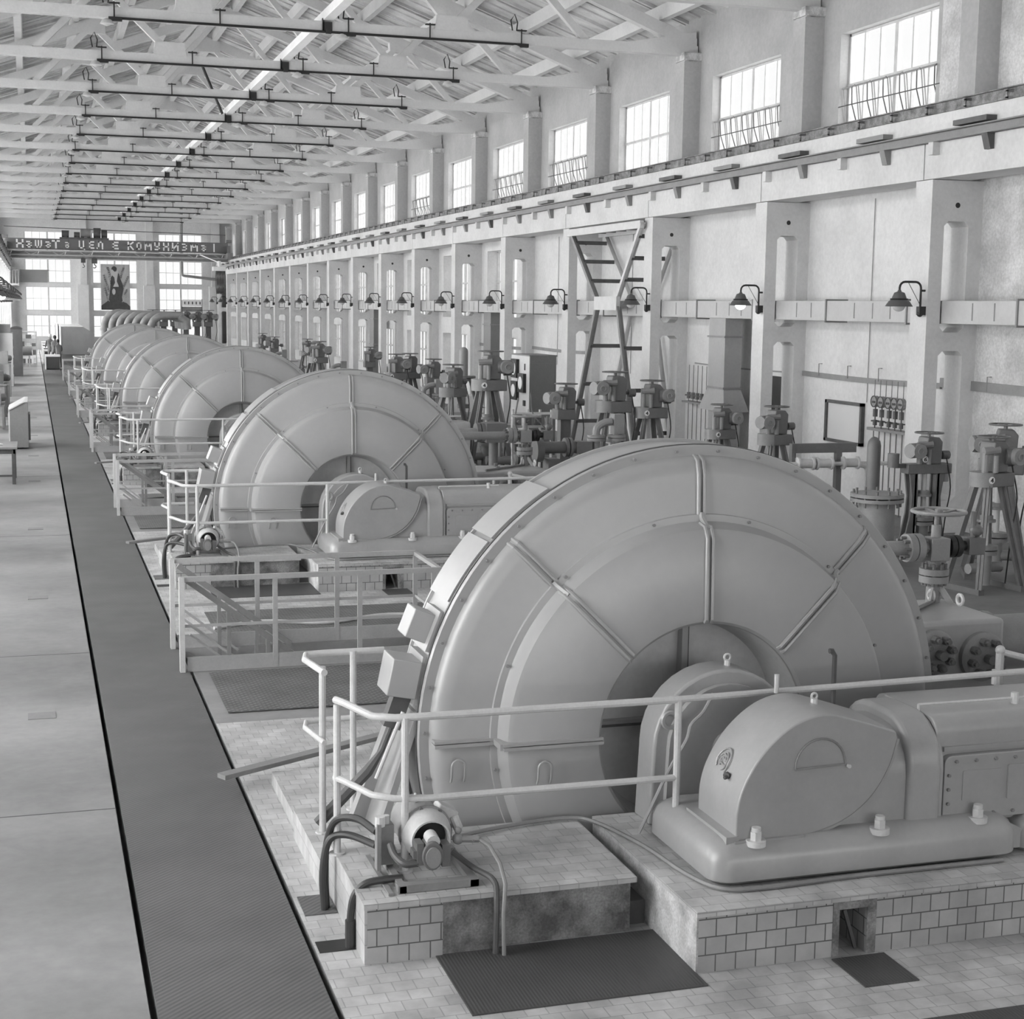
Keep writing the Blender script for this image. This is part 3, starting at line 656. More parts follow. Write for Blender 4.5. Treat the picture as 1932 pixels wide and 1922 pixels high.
    MB().prism(yz(7.955, 8.80, 1.245, 0.30), 'x', 5.02, 5.25).build('arch_rib', COMP, r, o, bevel=0.03)
    MB().prism(yz(7.975, 8.78, 1.20, 0.27), 'x', 5.25, 5.27).build('arch_rib', COMP, r, o)
    MB().prism(yz(8.04, 8.78, 1.23, 0.10), 'x', 5.25, 9.0).build('cylinder_guide', COMP, r, o, bevel=0.01)
    MB().prism([(5.30, 1.02), (9.0, 1.02), (9.0, 1.05), (5.30, 1.05)], 'y', 8.02, 8.05).build('guide_ledge', COMP, r, o)
    def xz(x0, x1, z0, z1, q):
        P = []
        for cx_, cz_, a in ((x1-q, z1-q, 0), (x0+q, z1-q, PI/2), (x0+q, z0+q, PI), (x1-q, z0+q, 3*PI/2)):
            for k in range(6): t = a+PI/2*k/5; P.append((cx_+q*math.cos(t), cz_+q*math.sin(t)))
        return P
    MB().prism(xz(5.29, 6.55, 0.585, 1.0, 0.05), 'y', 7.99, 8.05).build('access_door', COMP, r, o, bevel=0.006)
    MB().prism(xz(5.42, 5.70, 0.71, 0.90, 0.01), 'y', 7.985, 7.995).build('name_plate', COMP, r, o)
    MB().prism(xz(5.74, 6.30, 0.70, 0.92, 0.01), 'y', 7.978, 7.995).build('name_plate', COMP, r, o)
    for x, z in [(5.37+k*0.14, q) for k in range(9) for q in (0.965, 0.62)]+[(5.32, 0.70), (5.32, 0.79), (5.32, 0.88)]:
        MB().cyl((x, 7.975, z), (x, 7.99, z), 0.011, 6).build('door_bolt', MIDG, r, o)
    for x, y in ((3.98, 7.90), (4.80, 7.90), (5.50, 7.93)):
        m = MB().cyl((x, y, 0.59), (x, y, 0.625), 0.06, 20); m.cyl((x, y, 0.625), (x, y, 0.675), 0.036, 6); m.cyl((x, y, 0.675), (x, y, 0.70), 0.028, 12); m.build('anchor_bolt', SILV, r, o)
    m = MB().cyl((5.25, 8.25, 1.22), (5.25, 8.25, 1.27), 0.01, 6); m.cyl((5.25, 8.25, 1.265), (6.1, 8.25, 1.265), 0.009, 6); m.cyl((5.95, 8.25, 1.22), (5.95, 8.25, 1.30), 0.025, 8); m.build('oil_line', SILV, r, o)
    m = MB().cyl((6.05, 7.93, 0.50), (6.05, 7.93, 0.56), 0.02, 8); m.cyl((5.98, 7.93, 0.55), (6.14, 7.93, 0.54), 0.012, 6); m.build('drain_cock', DARK, r, o)
    return r
def make_plinth():
    o = (3.4, 8.6, 0); r = thing('machine_plinth', o, '', 'plinth', 'tiled machine plinths')
    m = MB().box(3.48, 4.36, 7.57, 9.26, 0, 0.335).box(4.54, 9.0, 7.57, 9.26, 0, 0.335).box(4.36, 4.54, 7.57, 9.26, 0.285, 0.335).box(4.36, 4.54, 8.3, 9.26, 0, 0.3)
    m.build('tiled_side', PTILE, r, o)
    MB().box(3.468, 3.48, 7.57, 9.26, 0, 0.335).build('stained_end_face', CONCL, r, o)
    MB().box(4.32, 4.36, 7.562, 7.57, 0, 0.30).box(4.54, 4.60, 7.562, 7.57, 0, 0.31).box(4.32, 4.6, 7.562, 7.57, 0.285, 0.335).build('opening_trim', CONC, r, o)
    MB().bar((4.42, 7.62, 0.26), (4.50, 7.62, 0.02), 0.02, 0.02).build('pipe_stub', DARK, r, o)
    MB().box(3.462, 9.0, 7.555, 9.26, 0.335, 0.368).build('tiled_top', TILE, r, o)
    MB().box(1.72, 2.16, 8.175, 9.29, 0, 0.33).build('tiled_side', PTILE, r, o)
    MB().box(1.705, 1.72, 8.175, 9.29, 0, 0.33).build('pale_end_face', TILE, r, o)
    MB().box(2.16, 2.50, 8.185, 9.29, 0, 0.33).build('plain_side', CONC, r, o)
    MB().box(2.50, 3.33, 8.23, 9.29, 0, 0.33).build('stained_side', CONC, r, o)
    MB().box(1.70, 3.345, 8.165, 9.29, 0.33, 0.362).build('tiled_top', TILE, r, o)
    MB().box(3.345, 3.46, 8.32, 9.29, 0, 0.15).build('channel', DARK, r, o)
    MB().tube(smooth([(2.30, 9.0, 0.385), (2.8, 9.16, 0.385), (3.25, 9.22, 0.385), (3.42, 9.1, 0.385), (3.56, 8.6, 0.385), (3.62, 8.1, 0.385), (3.72, 7.82, 0.385), (3.95, 7.76, 0.385), (4.6, 7.79, 0.385), (5.6, 7.79, 0.385)], 5), 0.014, 6).build('cable_pipe', MIDG, r, o)
    MB().box(1.66, 2.35, 9.29, 10.38, 0, 0.21).box(2.35, 6.2, 10.1, 10.38, 0, 0.21).build('rear_step', TILE, r, o)
    MB().box(1.69, 4.2, 10.38, 11.62, 0, 0.11).build('low_step', TILE, r, o)
    return r
def make_handrail():
    o = (2.04, 8.62, 0.36); r = thing('handrail', o, '', 'handrail', 'pipe handrails beside the machines'); R_ = 0.023
    zt = 1.30
    A = [(3.78, 8.62, zt), (2.2, 8.62, zt), (1.98, 8.63, zt), (1.86, 8.70, zt), (1.74, 8.92, zt+0.03), (1.70, 9.02, zt+0.03)]
    MB().tube(A, R_, 10).build('top_rail', RAIL, r, o)
    A = [(3.78, 8.62, 0.80), (2.2, 8.62, 0.80), (1.98, 8.63, 0.81), (1.86, 8.70, 0.82), (1.74, 8.95, 0.84), (1.70, 9.04, 0.84)]
    MB().tube(A, R_*0.9, 10).build('middle_rail', RAIL, r, o)
    for x, y, z0 in ((2.04, 8.62, 0.36), (1.71, 9.02, 0.36), (3.78, 8.62, 0.36)):
        MB().cyl((x, y, z0), (x, y, 1.30), R_, 10).cyl((x, y, z0), (x, y, z0+0.012), 0.05, 10).build('post', RAIL, r, o)
    MB().tube([(1.76, 9.72, 1.33), (1.70, 10.12, 1.33), (1.73, 10.26, 1.33), (1.85, 10.29, 1.33), (2.28, 10.29, 1.33)], R_, 10).build('top_rail', RAIL, r, o)
    MB().tube([(1.76, 9.72, 0.86), (1.70, 10.12, 0.86), (1.73, 10.26, 0.86), (1.85, 10.29, 0.86), (2.16, 10.29, 0.86)], R_*0.8, 10).build('middle_rail', RAIL, r, o)
    for x, y in ((1.77, 9.85), (2.06, 10.27)):
        MB().cyl((x, y, 0.21), (x, y, 1.34), R_, 10).cyl((x, y, 0.21), (x, y, 0.222), 0.05, 10).build('post', RAIL, r, o)
    MB().tube([(3.78, 8.62, zt), (9.0, 8.86, zt)], 0.021, 10).build('top_rail', RAIL, r, o)
    for x in (6.2, 7.6): MB().cyl((x, 8.83, 1.20), (x, 8.83, 1.30), 0.021, 8).build('post', RAIL, r, o)
    return r
def make_stair_rail():
    o = (6.6, 9.35, 0.0); r = thing('stair_handrail', o, '', 'handrail', 'short handrails right of the motor casings')
    MB().cyl((6.6, 9.35, 0.0), (6.6, 9.35, 1.30), 0.03, 10).build('post', RAIL, r, o)
    MB().cyl((7.6, 9.15, 0.0), (7.6, 9.15, 1.05), 0.025, 10).build('post', RAIL, r, o)
    MB().tube([(6.6, 9.35, 1.29), (7.6, 9.15, 1.03), (8.6, 9.0, 1.0)], 0.024, 10).sph((6.6, 9.35, 1.30), 0.036).build('top_rail', RAIL, r, o)
    MB().tube([(6.6, 9.35, 0.8), (8.6, 9.0, 0.55)], 0.015, 8).build('middle_rail', RAIL, r, o)
    return r
def make_pump():
    o = (2.1, 8.6, 0.362); r = thing('oil_pump', o, '', 'pump', 'small oil pumps on the plinths')
    m = MB().box(1.92, 2.40, 8.27, 8.33, 0.365, 0.41).box(1.92, 2.40, 8.80, 8.86, 0.365, 0.41).box(1.93, 1.97, 8.27, 8.95, 0.365, 0.405).box(2.35, 2.40, 8.27, 8.95, 0.365, 0.405).box(1.86, 1.89, 8.25, 8.9, 0.365, 0.38); m.build('base_frame', MIDG, r, o)
    c = (2.17, 0, 0.585)
    MB().lathe([(0.02, 8.98), (0.11, 8.97), (0.148, 8.93), (0.15, 8.70), (0.15, 8.66), (0.165, 8.655), (0.165, 8.63), (0.14, 8.625)], c, 'y', 28).build('motor_body', VALL, r, o)
    MB().lathe([(0.155, 8.64), (0.150, 8.60), (0.125, 8.56), (0.118, 8.49), (0.108, 8.49), (0.10, 8.6)], c, 'y', 28).build('coupling_shroud', SILV, r, o)
    MB().lathe([(0.001, 8.56), (0.109, 8.56), (0.109, 8.58)], c, 'y', 20).cyl((2.17, 8.40, 0.565), (2.17, 8.57, 0.575), 0.035, 10).build('coupling', BLACK, r, o)
    for a in range(8):
        t = a*PI/4+0.2; MB().cyl((c[0]+0.155*math.cos(t), 8.615, c[2]+0.155*math.sin(t)), (c[0]+0.155*math.cos(t), 8.635, c[2]+0.155*math.sin(t)), 0.012, 6).build('bolt', VALV, r, o)
    m = MB().sph((2.14, 8.77, 0.745), 0.018); m.torus((2.14, 8.77, 0.765), 0.018, 0.007, 'x', 10, 5); m.build('lifting_eye', SILV, r, o)
    MB().rbox((2.31, 8.72, 0.68), (0.13, 0.12, 0.07), (0, 0.5, 0)).cyl((2.35, 8.67, 0.66), (2.38, 8.65, 0.58), 0.03, 10).build('terminal_box', SILV, r, o, bevel=0.008)
    P = [(2.14+0.062*math.cos(t), 0.545+0.085*math.sin(t)) for t in [2*PI*k/20 for k in range(20)]]
    MB().prism(P, 'y', 8.33, 8.45).build('pump_body', VALV, r, o, bevel=0.006)
    P = [(2.14+0.045*math.cos(t), 0.54+0.062*math.sin(t)) for t in [2*PI*k/20 for k in range(20)]]
    MB().prism(P, 'y', 8.315, 8.335).build('pump_cover', VALL, r, o)
    MB().box(2.03, 2.25, 8.36, 8.44, 0.53, 0.575).box(2.05, 2.09, 8.35, 8.45, 0.49, 0.62).box(2.20, 2.25, 8.35, 8.45, 0.47, 0.60).build('pump_ears', VALV, r, o)
    MB().cyl((2.15, 8.45, 0.63), (2.15, 8.36, 0.62), 0.04, 12).build('filler_neck', SILV, r, o)
    MB().tube(smooth([(2.06, 8.37, 0.50), (1.98, 8.38, 0.50), (1.94, 8.45, 0.53), (1.93, 8.52, 0.57)], 5), 0.022, 10).build('inlet_pipe', DARK, r, o)
    MB().box(1.86, 1.885, 8.56, 8.63, 0.40, 0.68).box(1.89, 1.97, 8.60, 8.68, 0.42, 0.66).build('filter_box', VALL, r, o)
    MB().cyl((1.885, 8.60, 0.66), (1.885, 8.60, 0.72), 0.03, 10).cyl((1.93, 8.64, 0.66), (1.93, 8.64, 0.71), 0.02, 8).build('filter_valve', SILV, r, o)
    MB().cyl((2.33, 8.52, 0.57), (2.46, 8.48, 0.57), 0.022, 8).sph((2.34, 8.52, 0.57), 0.035).sph((2.34, 8.52, 0.62), 0.022).cyl((2.42, 8.46, 0.57), (2.42, 8.53, 0.57), 0.008, 6).build('outlet_valve', VALL, r, o)
    MB().tube([(2.46, 8.48, 0.57), (2.50, 8.40, 0.55), (2.53, 8.28, 0.48), (2.53, 8.17, 0.40), (2.50, 8.10, 0.25), (2.50, 8.08, 0.01)], 0.013, 8).build('drain_pipe', MIDG, r, o)
    MB().tube(smooth([(2.30, 8.50, 0.50), (2.40, 8.40, 0.43), (2.48, 8.24, 0.40), (2.47, 8.14, 0.30), (2.46, 8.12, 0.01)], 5), 0.018, 8).build('drain_hose', DARK, r, o)
    for pts in (smooth([(1.87, 8.62, 0.62), (1.80, 8.85, 0.63), (1.70, 9.0, 0.58), (1.65, 9.05, 0.42), (1.64, 9.05, 0.2), (1.65, 9.06, 0.01)], 6),
                smooth([(1.89, 8.72, 0.50), (1.76, 8.95, 0.50), (1.66, 9.02, 0.45), (1.62, 9.02, 0.25), (1.63, 9.02, 0.01)], 6),
                smooth([(1.98, 8.42, 0.40), (1.87, 8.42, 0.40), (1.76, 8.43, 0.38), (1.695, 8.44, 0.30), (1.675, 8.44, 0.15), (1.675, 8.44, 0.005)], 6)):
        MB().tube(pts, 0.0225, 10).build('hose', HOSE, r, o)
    MB().tube([(1.675, 8.44, 0.0), (1.675, 8.44, 0.17)], 0.03, 10).build('hose_sleeve', HOSE, r, o)
    return r
def make_pit_rail():
    o = (2.7, 16.1, 0); r = thing('pit_railing', o, '', 'railing', 'flat bar railings around the stair pits')
    for y, xs, zt in ((15.55, (2.31, 3.19, 3.98), 0.97), (16.66, (2.28, 3.16, 4.05), 0.98)):
        MB().bar((1.36, y, zt-0.02), (4.05, y, zt-0.02), 0.045, 0.05).build('top_rail', RAILD, r, o)
        MB().bar((1.36, y, 0.47), (4.05, y, 0.47), 0.012, 0.03).build('middle_rail', RAILD, r, o)
        MB().box(1.42, 4.05, y-0.008, y+0.008, 0.0, 0.15).build('toe_board', RAILD, r, o)
        for x in xs: MB().box(x-0.025, x+0.025, y-0.012, y+0.012, 0, zt-0.04).build('post', RAILD, r, o)
        MB().box(1.345, 1.395, y-0.045, y+0.045, 0, zt).build('corner_post', RAIL, r, o)
    MB().bar((4.05, 15.55, 0.95), (4.05, 16.66, 0.95), 0.045, 0.04).build('side_rail', RAILD, r, o)
    MB().bar((4.05, 15.55, 0.47), (4.05, 16.66, 0.47), 0.012, 0.03).build('side_rail', RAILD, r, o)
    return r
def make_stair():
    o = (1.5, 16.1, 0); r = thing('pit_staircase', o, '', 'staircase', 'steel stairs going down into the pits')
    for y in (15.66, 16.52):
        MB().bar((1.42, y, 0.93), (2.62, y, 0.02), 0.05, 0.055).build('sloping_handrail', MIDG, r, o)
        for dz in (0, 0.10): MB().bar((1.46, y, 0.46-dz), (2.05, y, -0.02-dz), 0.02, 0.025).build('sloping_bar', RAILD, r, o)
        for x, z in ((1.85, 0.6), (2.25, 0.3)): MB().box(x-0.02, x+0.02, y-0.02, y+0.02, -0.2, z).build('post', MIDG, r, o)
        MB().bar((1.46, y, -0.02), (1.78, y, -0.25), 0.02, 0.06).build('stringer', MIDG, r, o)
    for i in range(2): MB().box(1.50+i*0.16, 1.66+i*0.16, 15.66, 16.52, -0.10-i*0.1, -0.08-i*0.1).build('tread', PLATE, r, o)
    return r
def make_cylinder_block():
    o = (7.2, 11.4, 0); r = thing('compressor_cylinder', o, '', 'compressor cylinder', 'compressor cylinder blocks with bolted covers')
    MB().box(6.45, 7.80, 11.0, 11.95, 0.0, 1.15).build('block', COMP, r, o, bevel=0.04)
    MB().box(6.60, 7.35, 11.95, 12.25, 0.3, 1.12).build('rear_block', COMP, r, o, bevel=0.04)
    for x, z, R_ in ((7.57, 0.84, 0.19), (7.10, 0.90, 0.17)):
        MB().lathe([(R_+0.02, 11.0), (R_+0.02, 10.95), (R_, 10.93), (R_*0.75, 10.92), (0.001, 10.92)], (x, 0, z), 'y', 32).build('cylinder_cover', VALL, r, o)
        for k in range(8):
            t = k*PI/4+0.25; a, b = x+R_*0.74*math.cos(t), z+R_*0.74*math.sin(t)
            MB().cyl((a, 10.86, b), (a, 10.925, b), 0.035, 6).cyl((a, 10.83, b), (a, 10.87, b), 0.02, 8).build('cover_nut', VALV, r, o)
        MB().cyl((x+0.02, 10.84, z-0.01), (x+0.02, 10.93, z-0.01), 0.04, 10).build('centre_plug', VALV, r, o)
    MB().cyl((7.80, 11.4, 0.85), (8.5, 11.4, 0.85), 0.24, 24).cyl((7.84, 11.4, 0.85), (7.90, 11.4, 0.85), 0.28, 24).build('distance_piece', VALL, r, o)
    MB().lathe([(0.001, 10.32), (0.15, 10.32), (0.17, 10.36), (0.17, 10.75)], (6.75, 0, 0.55), 'y', 24).build('drive_motor', DARK, r, o)
    MB().box(6.65, 6.85, 10.4, 11.0, 0.0, 0.4).build('motor_foot', MIDG, r, o)
    MB().cyl((6.72, 11.02, 1.17), (7.70, 11.85, 1.17), 0.018, 6).build('oil_tube', VALV, r, o)
    for x, y in ((7.55, 11.75), (7.68, 11.5)): MB().torus((x, y, 1.22), 0.045, 0.016, 'x', 14, 6).build('eye_ring', SILV, r, o)
    for x, y in ((7.0, 11.3), (7.1, 11.75)): MB().cyl((x, y, 1.15), (x, y, 1.20), 0.035, 8).build('cap_nut', VALV, r, o)
    return r
def make_valve():
    o = (7.60, 11.8, 1.15); r = thing('pipe_valve', o, '', 'valve', 'handwheel valves on the compressor cylinders')
    x, y = 7.60, 11.8
    MB().torus((x+0.02, y, 1.96), 0.23, 0.017, 'z', 40, 8).build('handwheel_rim', VALL, r, o)
    m = MB()
    for k in range(5): t = k*2*PI/5+0.3; m.bar((x+0.02, y, 1.94), (x+0.02+0.225*math.cos(t), y+0.225*math.sin(t), 1.96), 0.03, 0.014)
    m.cyl((x+0.02, y, 1.92), (x+0.02, y, 1.98), 0.035, 10); m.build('handwheel_spokes', VALL, r, o)
    MB().cyl((x, y, 1.72), (x, y, 1.94), 0.02, 10).cyl((x, y, 1.72), (x, y, 1.84), 0.042, 12).build('stem', VALL, r, o)
    MB().box(x-0.095, x+0.095, y-0.095, y+0.095, 1.53, 1.73).build('body', VALL, r, o, bevel=0.008)
    MB().cyl((x-0.30, y, 1.645), (x-0.235, y, 1.645), 0.125, 24).cyl((x-0.225, y, 1.645), (x-0.16, y, 1.645), 0.125, 24).cyl((x-0.16, y, 1.645), (x-0.09, y, 1.645), 0.06, 12).build('flange', VALL, r, o)
    for k in range(8):
        t = k*PI/4; MB().cyl((x-0.35, y+0.09*math.cos(t), 1.645+0.09*math.sin(t)), (x-0.12, y+0.09*math.cos(t), 1.645+0.09*math.sin(t)), 0.016, 6).build('bolt', VALV, r, o)
    MB().cyl((x-1.35, y, 1.645), (x-0.30, y, 1.645), 0.065, 18).build('pipe', VALL, r, o)
    MB().tube([(x-1.35, y, 1.645), (x-1.42, y, 1.62), (x-1.45, y, 1.55), (x-1.45, y, 1.12)], 0.065, 14).build('pipe', VALL, r, o)
    MB().cyl((x+0.095, y, 1.645), (x+0.14, y, 1.645), 0.05, 12).cyl((x+0.12, y, 1.645), (x+0.17, y, 1.645), 0.10, 22).cyl((x+0.18, y, 1.645), (x+0.23, y, 1.645), 0.10, 22).cyl((x+0.23, y, 1.645), (x+0.30, y, 1.645), 0.045, 12).build('black_flange', BLACK, r, o)
    MB().box(x+0.30, x+0.46, y-0.08, y+0.08, 1.57, 1.72).build('side_body', VALV, r, o, bevel=0.006)
    MB().cyl((x+0.38, y, 1.72), (x+0.38, y, 1.95), 0.025, 8).sph((x+0.41, y, 1.78), 0.06, 10, 6).build('side_stem', VALV, r, o)
    MB().cyl((x, y, 1.47), (x, y, 1.53), 0.06, 12).cyl((x, y, 1.40), (x, y, 1.455), 0.13, 26).cyl((x, y, 1.33), (x, y, 1.39), 0.13, 26).build('lower_flange', VALL, r, o)
    for k in range(8): t = k*PI/4+0.2; MB().cyl((x+0.095*math.cos(t), y+0.095*math.sin(t), 1.30), (x+0.095*math.cos(t), y+0.095*math.sin(t), 1.50), 0.018, 6).build('bolt', VALV, r, o)
    MB().cyl((x, y, 1.12), (x, y, 1.33), 0.065, 16).build('riser', VALL, r, o)
    for s in (-1, 1): MB().bar((x+s*0.02, y-0.04, 1.32), (x+s*0.11, y-0.12, 1.15), 0.02, 0.05).build('bracket_leg', RAILD, r, o)
    return r
FT_ = [('motor_casing', make_casing, 'big round grey motor casing, {}', ), ('bearing_pedestal', make_bearing, 'arched grey bearing pedestal before the hub of the {} motor casing'),
       ('piston_compressor', make_frame, 'grey compressor frame with rounded hood, {} of the row'), ('machine_plinth', make_plinth, 'tiled plinth carrying the {} compressor'),
       ('handrail', make_handrail, 'pale pipe handrail in front of the {} motor casing'), ('stair_handrail', make_stair_rail, 'short pale handrail right of the {} motor casing'),
       ('oil_pump', make_pump, 'small oil pump with black hoses at the {} plinth corner'), ('pit_railing', make_pit_rail, 'grey flat bar railing around the {} stair pit'),
       ('pit_staircase', make_stair, 'steel stair with sloping handrails in the {} pit'), ('compressor_cylinder', make_cylinder_block, 'grey cylinder block with bolted covers behind the {} motor casing'),
       ('pipe_valve', make_valve, 'handwheel pipe valve standing on the {} cylinder block')]
for nm, fn, lb in FT_:
    r0 = fn(); r0['label'] = lb.format(ORD[0]); L = r0.location.copy()
    for k in range(1, 6):
        if nm in ('piston_compressor', 'oil_pump', 'bearing_pedestal') and k > 4: continue
        dup(r0, (L.x, L.y+12*k, L.z), lb.format(ORD[k]))
# floor plates, gratings, planks
def slab(nm, mat, x0, x1, y0, y1, z, label, cat, group, n=6, t=0.008):
    m = MB().box(x0, x1, y0, y1, z, z+t).build(nm, mat, None, ((x0+x1)/2, (y0+y1)/2, z)); tag(m, label.format(ORD[0]), cat, group)
    for k in range(1, n):
        c = m.copy(); COL.objects.link(c); c.location.y += 12*k; c['label'] = label.format(ORD[k])
slab('floor_plate', PLATE, 2.12, 3.47, 7.40, 8.20, 0.004, 'large dark steel floor plate before the {} pump plinth', 'floor plate', 'dark floor plates', 5)
slab('floor_plate', PLATE, 4.30, 4.64, 7.15, 7.53, 0.004, 'small dark floor plate at the opening of the {} plinth', 'floor plate', 'dark floor plates', 4)
slab('floor_plate', WALK, 1.50, 1.70, 8.96, 9.27, 0.004, 'small ribbed plate between walkway and {} oil pump', 'floor plate', 'dark floor plates', 4)
slab('cable_trench', BLACK, 1.49, 1.70, 8.40, 8.56, 0.004, 'narrow dark trench beside the {} oil pump', 'trench', 'dark trenches', 4, 0.004)
slab('floor_grating', GRATE, 1.62, 3.9, 13.84, 15.42, 0.004, 'dark woven floor grating between the {} casing and its stair pit', 'grating', 'dark floor gratings', 6)
slab('floor_grating', GRATE, 1.9, 6.2, 17.25, 18.55, 0.004, 'dark floor grating behind the {} stair pit', 'grating', 'dark floor gratings', 5)
tag(MB().box(2.2, 9, 4.7, 6.72, 0.004, 0.012).build('floor_plate', PLATE, None, (5, 6, 0.004)), 'dark steel floor plate at the lower right corner', 'floor plate')
pk = MB().bar((1.29, 11.50, 0.135), (3.3, 12.64, 0.135), 0.10, 0.035).build('plank', MIDG, None, (2, 12, 0.12)); tag(pk, 'long thin bar lying across tiles and walkway near the nearest handrail', 'plank', 'long bars lying on the tiles')
for k in range(1, 5):
    c = pk.copy(); COL.objects.link(c); c.location.y += 12*k; c['label'] = 'long thin bar lying on the tiles by the %s handrail' % ORD[k]
for k in range(0, 5):
    h = MB().tube(smooth([(1.9, 17.5+12*k, 0.03), (2.5, 17.75+12*k, 0.03), (3.2, 17.5+12*k, 0.03), (4.0, 17.8+12*k, 0.03), (5.0, 17.45+12*k, 0.03)], 6), 0.022, 8).build('loose_hose', HOSE if k % 2 else SILV, None, (3, 17.6+12*k, 0)); tag(h, 'loose hose lying behind the %s stair pit' % ORD[k], 'hose', 'loose hoses on the floor')
# small covers in the concrete floor on the left
for i, (y0, y1) in enumerate([(14.05, 14.5), (7.4, 7.95), (19.9, 20.3), (26.1, 26.5), (33.2, 33.7), (38.7, 39.1), (44.6, 45.0), (51.5, 52)]):
    x0 = (-0.12, -0.12, -0.13, -0.14, -0.14, -0.15, -0.15, -0.15)[i]
    c = MB().box(x0, x0+0.24, y0, y0+0.22, 0.0, 0.006).build('floor_cover', MIDG, None, (x0, y0, 0)); tag(c, 'small rectangular cover in the concrete, %s of the row' % ORD[(1,0,2,3,4,5,6,7)[i]], 'floor cover', 'small covers in the concrete floor')

# ------------------------------------------------------------------ letters made of strokes on a 4 x 6 grid
GL = {'Н':[[(0,0),(0,6)],[(4,0),(4,6)],[(0,3),(4,3)]], 'а':[[(0.3,5.2),(3.6,5.2),(3.6,0.3)],[(3.6,2.9),(0.4,2.9),(0.4,0.4),(3.6,0.4)]],
 'Ш':[[(0,5.6),(0,0.3),(4.6,0.3),(4.6,5.6)],[(2.3,0.3),(2.3,5.6)]], 'Щ':[[(0,5.6),(0,0.3),(4.6,0.3),(4.6,5.6)],[(2.3,0.3),(2.3,5.6)],[(4.6,0.3),(5.2,-0.8)]], 'Т':[[(-0.2,5.7),(4.2,5.7)],[(2,0),(2,5.7)]],
 'Ц':[[(0,6),(0,0.4),(4.6,0.4),(4.6,-1)],[(3.7,6),(3.7,0.4)]], 'Е':[[(3.8,5.6),(0.2,5.6),(0.2,0.4),(3.8,0.4)],[(0.2,3),(3.2,3)]], 'Л':[[(-0.3,0.4),(0.7,0.6),(0.9,5.6),(3.8,5.6),(3.8,0)]],
 'К':[[(0,0),(0,6)],[(0,3),(3.8,6)],[(1.0,3.6),(3.9,0)]], 'О':[[(0.2,0.4),(0.2,5.6),(3.8,5.6),(3.8,0.4),(0.2,0.4),(0.2,1)]], 'М':[[(0,0),(0,5.8),(2.4,2),(4.8,5.8),(4.8,0)]],
 'У':[[(0.1,6),(0.1,2.8),(3.7,2.8)],[(3.7,6),(3.7,0.4),(0.3,0.4)]], 'И':[[(0,6),(0,0)],[(0,0.8),(4,5.2)],[(4,0),(4,6)]], 'З':[[(0.2,5.5),(3.7,5.5),(3.7,0.4),(0.2,0.4)],[(1,3),(3.7,3)]],
 '!':[[(1.5,1.6),(1.5,6)],[(1.5,-0.2),(1.5,0.8)]], 'Б':[[(3.6,5.6),(0.2,5.6),(0.2,0.4),(3.7,0.4),(3.7,3.1),(0.2,3.1)]], 'Р':[[(0.2,0),(0.2,5.6),(3.7,5.6),(3.7,2.8),(0.2,2.8)]],
 'С':[[(3.8,5.6),(0.2,5.6),(0.2,0.4),(3.8,0.4)]], 'В':[[(0.2,0.4),(0.2,5.6),(3.3,5.6),(3.3,3.1),(0.2,3.1)],[(3.3,3.1),(3.8,2.8),(3.8,0.4),(0.2,0.4)]], 'Д':[[(-0.2,-0.6),(-0.2,0.5),(4.4,0.5),(4.4,-0.6)],[(0.6,0.5),(1.2,5.7),(3.7,5.7),(3.7,0.5)]],
 'А':[[(0,0),(1.6,5.8),(2.4,5.8),(4,0)],[(0.8,2),(3.2,2)]], '4':[[(3,0),(3,6),(0,2),(4,2)]], '6':[[(3.6,5.6),(0.4,4),(0.4,0.4),(3.6,0.4),(3.6,3),(0.4,3)]]}
def glyph(ch, x, y, z, h, wd, ang=0.0, sw=0.8, m=None):
    """stroke letter facing -y; wd width, h height, ang turns it in the xz plane"""
    m = m or MB(); sx, sz = wd/4.0, h/6.0; ca, sa = math.cos(ang), math.sin(ang)
    def T(p): a, b = p[0]*sx, p[1]*sz; return (x+a*ca-b*sa, y, z+a*sa+b*ca)
    for st in GL[ch]:
        for p, q in zip(st, st[1:]):
            P, Q = Vector(T(p)), Vector(T(q)); d = (Q-P).normalized()*sw*sx*0.45
            m.bar(P-d, Q+d, 0.012, sw*sx, up=Vector((0,1,0)).cross(d.normalized()))
    return m

# ------------------------------------------------------------------ overhead crane with the banner
YK = 116.4
cr = thing('overhead_crane', (6.36, YK, 7.0), 'overhead travelling crane carrying a dark banner with large pale letters', 'crane')
o = (6.36, YK, 7.0)
MB().box(-1.75, 14.0, YK+0.05, YK+0.9, 7.36, 8.12).build('girder', MIDG, cr, o)
bn = MB().prism([(-1.55, 7.34), (13.75, 7.34), (14.0, 7.6), (14.0, 8.05), (13.9, 8.12), (-1.55, 8.12), (-1.72, 7.9), (-1.72, 7.5)], 'y', YK, YK+0.05).build('banner', RED, cr, o)
LX = [('Н',135,187),('а',212,258),('Ш',285,340),('а',367,412),('Т',425,478),('а',525,560),('Ц',640,690),('Е',722,765),('Л',790,837),('Е',915,965),('К',1043,1090),('О',1115,1155),('М',1185,1240),('У',1265,1310),('Н',1340,1385),('И',1415,1465),('З',1497,1540),('М',1573,1630),('а',1660,1703),('!',1762,1782)]
